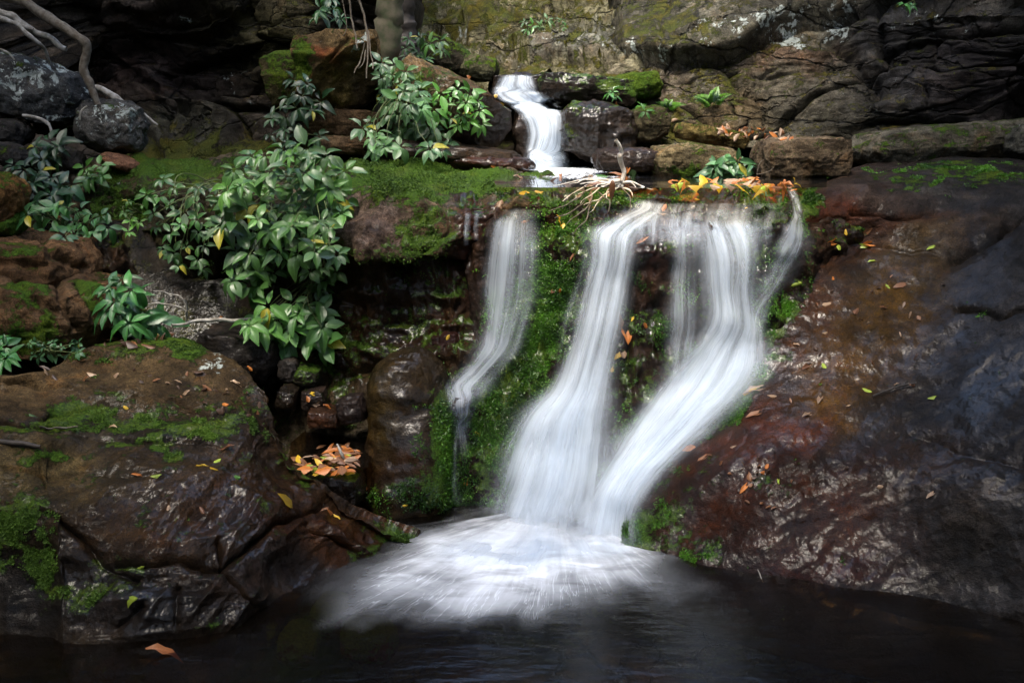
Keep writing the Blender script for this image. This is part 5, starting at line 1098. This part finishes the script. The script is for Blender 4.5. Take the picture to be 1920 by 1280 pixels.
BIG = [  # px,py,size px,colour,shape,rot,label
 (1378, 378, 42, 'yellow', 'oval', 20, 'largest yellow leaf on the lip above the right-hand strand'), (1403, 386, 40, 'yellow', 'oval', 95, 'upright yellow leaf at the right end of the wet lip'),
 (1313, 374, 26, 'yellow', 'oval', 20, 'round yellow leaf lying in the gliding water of the lip'), (1303, 349, 26, 'yellow', 'oval', 10, 'bright yellow leaf at the back of the lip, left of two'), (1347, 347, 24, 'yellow', 'oval', 30, 'bright yellow leaf at the back of the lip, right of two'),
 (1380, 342, 34, 'orange', 'long', 160, 'long orange leaf at the back of the lip'), (1370, 350, 22, 'tan', 'oval', 30, 'pinkish tan leaf touching the long orange leaf'), (1415, 348, 26, 'yellow', 'oval', 10, 'pale yellow leaf floating near the lip bundle'),
 (1443, 345, 26, 'orange', 'oval', 40, 'orange leaf in the small bundle at the lip'), (1430, 352, 18, 'lime green', 'oval', 70, 'lime leaf in the small bundle at the lip'), (1470, 344, 34, 'orange', 'long', 120, 'upright orange leaf at the head of the slender strand'),
 (1482, 350, 24, 'tan', 'curled', 60, 'curled tan leaf at the head of the slender strand'), (1458, 352, 22, 'brown', 'oval', 10, 'brown leaf caught beside the lip bundle'), (1330, 338, 22, 'orange', 'long', 5, 'short orange leaf along the stream edge'),
 (1260, 425, 26, 'orange', 'curled', 10, 'curled orange leaf on the wet step between the strands'), (1205, 450, 28, 'orange', 'long', 30, 'orange leaf at the left of the wet step'), (1220, 408, 44, 'tan', 'long', 25, 'long tan leaf blurred under the gliding water'),
 (1245, 390, 20, 'orange', 'oval', 60, 'small orange leaf beside the start of the middle strand'), (1187, 590, 46, 'yellow', 'long', 65, 'tall yellow leaf on the black rock between the strands'), (1173, 620, 52, 'orange', 'long', 95, 'tall rusty leaf below the yellow one between the strands'),
 (1160, 600, 44, 'brown', 'oval', 70, 'brown leaf left of the rusty one between the strands'), (1157, 665, 22, 'yellow', 'oval', 90, 'small yellow leaf low between the strands'), (1168, 662, 20, 'tan', 'oval', 110, 'small tan leaf low between the strands'), (1210, 610, 14, 'orange', 'oval', 120, 'tiny orange leaf on the black rock near the veil'),
 (1148, 692, 14, 'yellow', 'oval', 80, 'tiny yellow leaf lowest between the strands'), (1052, 415, 42, 'yellow', 'long', 70, 'yellow leaf hanging in the moss below the twigs'), (1040, 540, 24, 'brown', 'curled', 60, 'curled brown leaf in the moss right of the left strand'), (1075, 480, 24, 'brown', 'long', 80, 'brown leaf in the moss under the twigs'),
 (1049, 546, 14, 'orange', 'oval', 80, 'tiny orange leaf in the moss right of the left strand'), (1015, 362, 42, 'yellow', 'long', 5, 'long pale yellow leaf on the red-brown lip at right'), (980, 364, 30, 'yellow', 'long', 170, 'short yellow leaf on the red-brown lip'),
 (938, 385, 26, 'tan', 'oval', 70, 'tan leaf at the lip left of the left strand'), (985, 415, 18, 'orange', 'oval', 10, 'small orange leaf at the head of the left strand'), (975, 333, 26, 'tan', 'long', 0, 'flat tan leaf on the mossy shelf'),
 (1040, 336, 26, 'tan', 'curled', 70, 'curled tan leaf left of the dead root'), (1205, 325, 24, 'tan', 'oval', 20, 'pink-tan leaf right of the dead root'), (1178, 315, 26, 'orange', 'long', 70, 'orange leaf standing behind the dead root'), (1182, 330, 34, 'brown', 'curled', 60, 'dark curled leaf at the base of the dead root'),
 (1185, 322, 28, 'green', 'oval', 95, 'glossy green leaf at the base of the dead root'), (1130, 330, 26, 'green', 'oval', 10, 'green leaf left of the dead root'), (1148, 326, 22, 'lime green', 'oval', 30, 'lime leaf left of the dead root'), (1120, 355, 40, 'brown', 'long', 30, 'long brown leaf under the rootlets'),
 (1105, 372, 42, 'tan', 'long', 55, 'long tan leaf under the rootlets'), (1114, 393, 16, 'yellow', 'oval', 10, 'small yellow leaf under the rootlets'), (1086, 366, 30, 'tan', 'long', 35, 'narrow tan leaf among the rootlets'),
 (894, 812, 18, 'yellow', 'oval', 150, 'small yellow leaf on the moss right of the upright boulder'), (874, 900, 30, 'orange', 'long', 80, 'orange leaf low on the moss right of the upright boulder'), (687, 918, 22, 'orange', 'long', 85, 'orange leaf at the foot of the upright boulder'), (760, 947, 12, 'yellow', 'oval', 10, 'tiny yellow leaf in the dark water by the upright boulder'),
 (840, 632, 12, 'yellow', 'oval', 60, 'tiny yellow leaf on the dark wall above the upright boulder'),
 (1285, 842, 44, 'orange', 'oval', 170, 'upper large orange-brown leaf of the sprig on the red rock'), (1283, 866, 42, 'orange', 'oval', 185, 'lower large orange-brown leaf of the sprig on the red rock'), (1320, 858, 36, 'brown', 'long', 60, 'brown leaf on the right of the sprig on the red rock'), (1338, 850, 22, 'brown', 'curled', 60, 'curled brown leaf ending the sprig on the red rock'),
 (1415, 868, 30, 'brown', 'curled', 120, 'brown curled leaf on the red rock, upper of a chain'), (1408, 890, 26, 'brown', 'oval', 80, 'brown leaf on the red rock, middle of a chain'), (1398, 912, 34, 'orange', 'long', 60, 'rusty leaf on the red rock, bottom of a chain'), (1432, 884, 16, 'orange', 'oval', 60, 'small orange leaf right of the chain on the red rock'), (1440, 872, 18, 'orange', 'oval', 70, 'small orange leaf above right of the chain'), (1378, 836, 18, 'tan', 'oval', 30, 'tan leaf above the chain on the red rock'),
 (1460, 900, 16, 'lime green', 'long', 110, 'tiny lime leaf on the dark red rock'), (1422, 728, 56, 'tan', 'long', 28, 'long tan stick-like leaf on the moss edge of the slab'), (1405, 735, 34, 'yellow', 'long', 28, 'yellow strip of leaf on the moss edge of the slab'), (1445, 742, 22, 'tan', 'oval', 150, 'tan leaf below the long tan leaf'), (1538, 746, 34, 'tan', 'long', 88, 'upright pinkish leaf in the middle of the wet slab'),
 (1516, 684, 32, 'brown', 'long', 40, 'brown leaf with a stalk on the wet slab'), (1545, 686, 14, 'lime green', 'oval', 110, 'lime leaf in the middle of the wet slab'), (1518, 776, 30, 'tan', 'long', 40, 'slanting tan leaf on the olive part of the slab'), (1420, 775, 44, 'brown', 'long', 30, 'long brown leaf on the red edge of the slab'),
 (1386, 786, 22, 'tan', 'oval', 80, 'tan leaf on the red edge of the slab'), (1635, 457, 34, 'orange', 'long', 0, 'orange leaf high on the slab near the lime leaf'), (1615, 461, 24, 'lime green', 'long', 170, 'lime leaf beside the orange leaf high on the slab'), (1586, 434, 16, 'yellow', 'oval', 95, 'small upright yellow leaf high on the slab'),
 (1565, 453, 36, 'orange', 'long', 5, 'flat orange leaf high on the slab'), (1573, 464, 18, 'lime green', 'oval', 60, 'lime leaf under the flat orange leaf'), (1622, 436, 30, 'brown', 'long', 35, 'rusty narrow leaf leaning high on the slab'), (1636, 490, 18, 'lime green', 'long', 30, 'lime leaf on the open part of the slab'),
 (1748, 464, 20, 'lime green', 'long', 20, 'lime leaf on the black upper slab'), (1494, 533, 20, 'lime green', 'oval', 20, 'lime leaf at the edge of the slender strand'), (1562, 522, 12, 'orange', 'oval', 100, 'orange fleck leaf on the red edge'), (1690, 535, 30, 'brown', 'long', 20, 'brown leaf on the olive slab'), (1775, 530, 22, 'dark brown', 'curled', 70, 'dark curled leaf on the black slab'),
 (1665, 538, 14, 'lime green', 'oval', 120, 'small lime leaf near the middle of the slab top'), (1606, 583, 20, 'brown', 'oval', 60, 'brown leaf on the ochre patch'), (1552, 570, 22, 'tan', 'oval', 20, 'tan leaf on the ochre patch'), (1660, 578, 26, 'brown', 'long', 25, 'brown leaf right of the ochre patch'), (1582, 634, 26, 'dark brown', 'curled', 50, 'dark curled leaf below the ochre patch'),
 (1640, 738, 46, 'dark brown', 'curled', 60, 'big dark curled leaf by the twig on the black slab'), (1625, 732, 18, 'lime green', 'oval', 140, 'lime leaf by the big dark curled leaf'), (1748, 746, 16, 'lime green', 'oval', 10, 'lime leaf on the black slab right of the twig'), (1748, 926, 26, 'tan', 'long', 55, 'tan leaf low on the black slab'),
 (1652, 912, 16, 'tan', 'oval', 10, 'small tan leaf low on the slab'), (1578, 876, 26, 'dark brown', 'curled', 150, 'dark leaf on the brown edge of the slab'),
 (242, 1118, 40, 'lime green', 'oval', 125, 'large lime leaf low on the near rock'), (308, 1219, 62, 'orange', 'long', 4, 'big orange-brown leaf floating against the near rock'), (293, 892, 20, 'lime green', 'oval', 60, 'heart-shaped lime leaf on the left slab'), (258, 890, 22, 'orange', 'long', 0, 'bright orange leaf left of the lime heart'),
 (373, 874, 34, 'yellow', 'long', 165, 'yellow leaf on the left slab'), (408, 864, 16, 'lime green', 'oval', 70, 'lime leaf above the yellow-green leaf'), (405, 880, 24, 'yellow', 'oval', 40, 'yellow-green leaf on the left slab'), (440, 893, 24, 'green', 'oval', 150, 'dark green leaf on the left slab'), (420, 842, 42, 'brown', 'long', 165, 'russet leaf on the left slab'),
 (536, 938, 50, 'yellow', 'long', 170, 'long curved yellow leaf on the wet brown rock'), (618, 960, 22, 'orange', 'oval', 30, 'orange leaf in the wet gutter'), (628, 968, 24, 'yellow', 'long', 130, 'yellow leaf in the wet gutter'), (605, 955, 22, 'brown', 'oval', 60, 'brown leaf in the wet gutter'),
 (264, 1064, 16, 'lime green', 'oval', 30, 'small folded lime leaf on the near rock'), (316, 952, 12, 'tan', 'oval', 90, 'tiny tan leaf on the near rock'), (378, 956, 18, 'brown', 'oval', 110, 'small brown leaf on the near rock'), (234, 762, 18, 'yellow', 'oval', 120, 'yellow-brown folded leaf on the mossy slab'), (207, 800, 28, 'tan', 'long', 130, 'slim tan leaf on the mossy strip'),
 (418, 757, 24, 'orange', 'oval', 150, 'orange leaf on the mossy slab'), (447, 762, 30, 'yellow', 'curled', 30, 'curved yellow leaf beside the orange one'), (63, 780, 16, 'green', 'oval', 0, 'green leaf on the mossy strip at left'), (468, 690, 14, 'orange', 'oval', 130, 'tiny orange leaf near the slab edge'),
 (598, 737, 34, 'yellow', 'curled', 20, 'pale yellow leaf on the stones above the side pool'), (598, 756, 26, 'tan', 'long', 0, 'pale leaf on the stones above the side pool'), (578, 748, 14, 'orange', 'oval', 120, 'tiny orange leaf on the stones'), (618, 766, 28, 'orange', 'long', 5, 'orange leaf on the stones above the side pool'), (575, 790, 22, 'orange', 'curled', 160, 'orange leaf at the side pool edge'),
 (295, 622, 40, 'yellow', 'long', 170, 'yellow leaf under the long-leaved plant'), (195, 636, 26, 'dark brown', 'curled', 20, 'grey-brown curled leaf below the left boulders'), (300, 634, 30, 'dark brown', 'curled', 0, 'dark crumpled leaf beside the long-leaved plant'), (428, 595, 36, 'orange', 'curled', 10, 'orange crumpled leaf behind the dead branch'),
 (1360, 246, 34, 'tan', 'oval', 20, 'large tan leaf on the ledge below the right wall'), (1265, 226, 14, 'tan', 'oval', 20, 'tiny pink leaf above the yellow-brown slab'), (880, 140, 18, 'orange', 'curled', 80, 'orange leaf on the dark slab left of the upper fall'), (940, 195, 16, 'yellow', 'long', 160, 'yellow leaf on the slab left of the upper fall'), (930, 180, 10, 'yellow', 'oval', 30, 'tiny yellow leaf on the slab left of the upper fall'),
 (1155, 193, 12, 'orange', 'oval', 100, 'tiny orange leaf right of the upper fall'), (925, 312, 16, 'orange', 'long', 160, 'orange leaf on the dark wet stone'),
]
for (x, y, s, c, sh, ro, lb) in BIG: fallen(x, y, s, c, sh, ro, lb)
ORD = ['leftmost', 'second from left', 'third from left', 'fourth from left', 'fifth from left', 'sixth from left', 'seventh from left', 'eighth from left', 'ninth from left', 'tenth from left']
def ordn(i, n):
    if i == n - 1: return 'rightmost'
    if i < 10: return ORD[i]
    if n - 1 - i < 9: return ['', 'second', 'third', 'fourth', 'fifth', 'sixth', 'seventh', 'eighth', 'ninth'][n - 1 - i] + ' from right'
    suf = 'th' if 10 <= i + 1 <= 20 else {1: 'st', 2: 'nd', 3: 'rd'}.get((i + 1) % 10, 'th')
    return f'{i + 1}{suf} from left'
def scatter(n, region, cols, size, place, group, seed, off=.006, tilt=.3, Y=None):
    r = random.Random(seed); xs = [p[0] for p in region]; ys = [p[1] for p in region]; k = 0; t = 0; L = []
    while len(L) < n and t < 5000:
        t += 1; x = r.uniform(min(xs), max(xs)); y = r.uniform(min(ys), max(ys))
        if inside(x, y, region): L.append((x, y, r.uniform(*size), r.choice(cols), r.choice(['oval', 'long', 'curled']), r.uniform(0, 360), r.uniform(0, .012)))
    L.sort()
    for i, (x, y, sz, c, sh, ro, oo) in enumerate(L):
        fallen(x, y, sz, c, sh, ro, f'{c} {sh} leaf {place}, {ordn(i, len(L))}', group, off=off + oo, tilt=tilt, Y=Y(x, y) if Y else None)
W_ = ['brown', 'orange', 'tan', 'dark brown']
scatter(46, [(552, 858), (672, 852), (682, 872), (660, 886), (560, 884)], ['orange', 'brown', 'orange', 'yellow', 'brown', 'lime green', 'tan'], (16, 34), 'in the pile on the side pool dam', 'leaves heaped on the side pool dam', 1, tilt=.1, off=.002, Y=lambda x, y: PZ(x, y, .25)[1])
scatter(14, [(590, 836), (668, 836), (672, 850), (600, 850)], ['brown', 'orange'], (18, 36), 'floating on the side pool', 'leaves floating on the side pool', 2, tilt=.04, off=.002, Y=lambda x, y: PZ(x, y, .245)[1])
scatter(34, [(1375, 238), (1480, 250), (1490, 262), (1400, 262), (1330, 246)], ['tan', 'brown', 'orange'], (12, 22), 'at the foot of the right wall', 'dry leaves drifted along the foot of the right wall', 3)
scatter(26, [(95, 400), (190, 420), (195, 450), (120, 440)], W_, (14, 24), 'in the left gully', 'dry leaves in the left gully', 4)
scatter(20, [(180, 628), (320, 626), (300, 650), (190, 648)], ['dark brown', 'brown', 'dark brown'], (16, 30), 'on the back edge of the left slab', 'dark leaves on the back edge of the left slab', 5)
scatter(34, [(40, 690), (440, 700), (510, 790), (420, 780), (260, 720), (90, 730)], ['dark brown', 'brown', 'dark brown', 'tan'], (10, 24), 'on the mossy left slab', 'small dry leaves on the left slab', 6)
scatter(26, [(1500, 560), (1700, 500), (1800, 640), (1700, 760), (1450, 800)], ['dark brown', 'brown', 'dark brown', 'tan'], (8, 18), 'on the open wet slab', 'tiny dry leaves on the wet slab', 7)
scatter(16, [(1030, 330), (1200, 318), (1215, 352), (1090, 372), (1040, 362)], ['brown', 'dark brown', 'tan', 'brown'], (16, 34), 'tangled around the dead root', 'dead leaves around the dead root', 11)
scatter(14, [(1340, 840), (1500, 860), (1480, 960), (1380, 940)], ['brown', 'dark brown'], (8, 15), 'on the dark red rock', 'tiny leaf scraps on the red rock', 8)
scatter(34, [(1250, 336), (1500, 338), (1500, 358), (1250, 352)], ['yellow', 'orange', 'yellow', 'lime green', 'orange', 'tan'], (14, 28), 'along the back of the lip', 'small leaves strewn along the wet lip', 9)
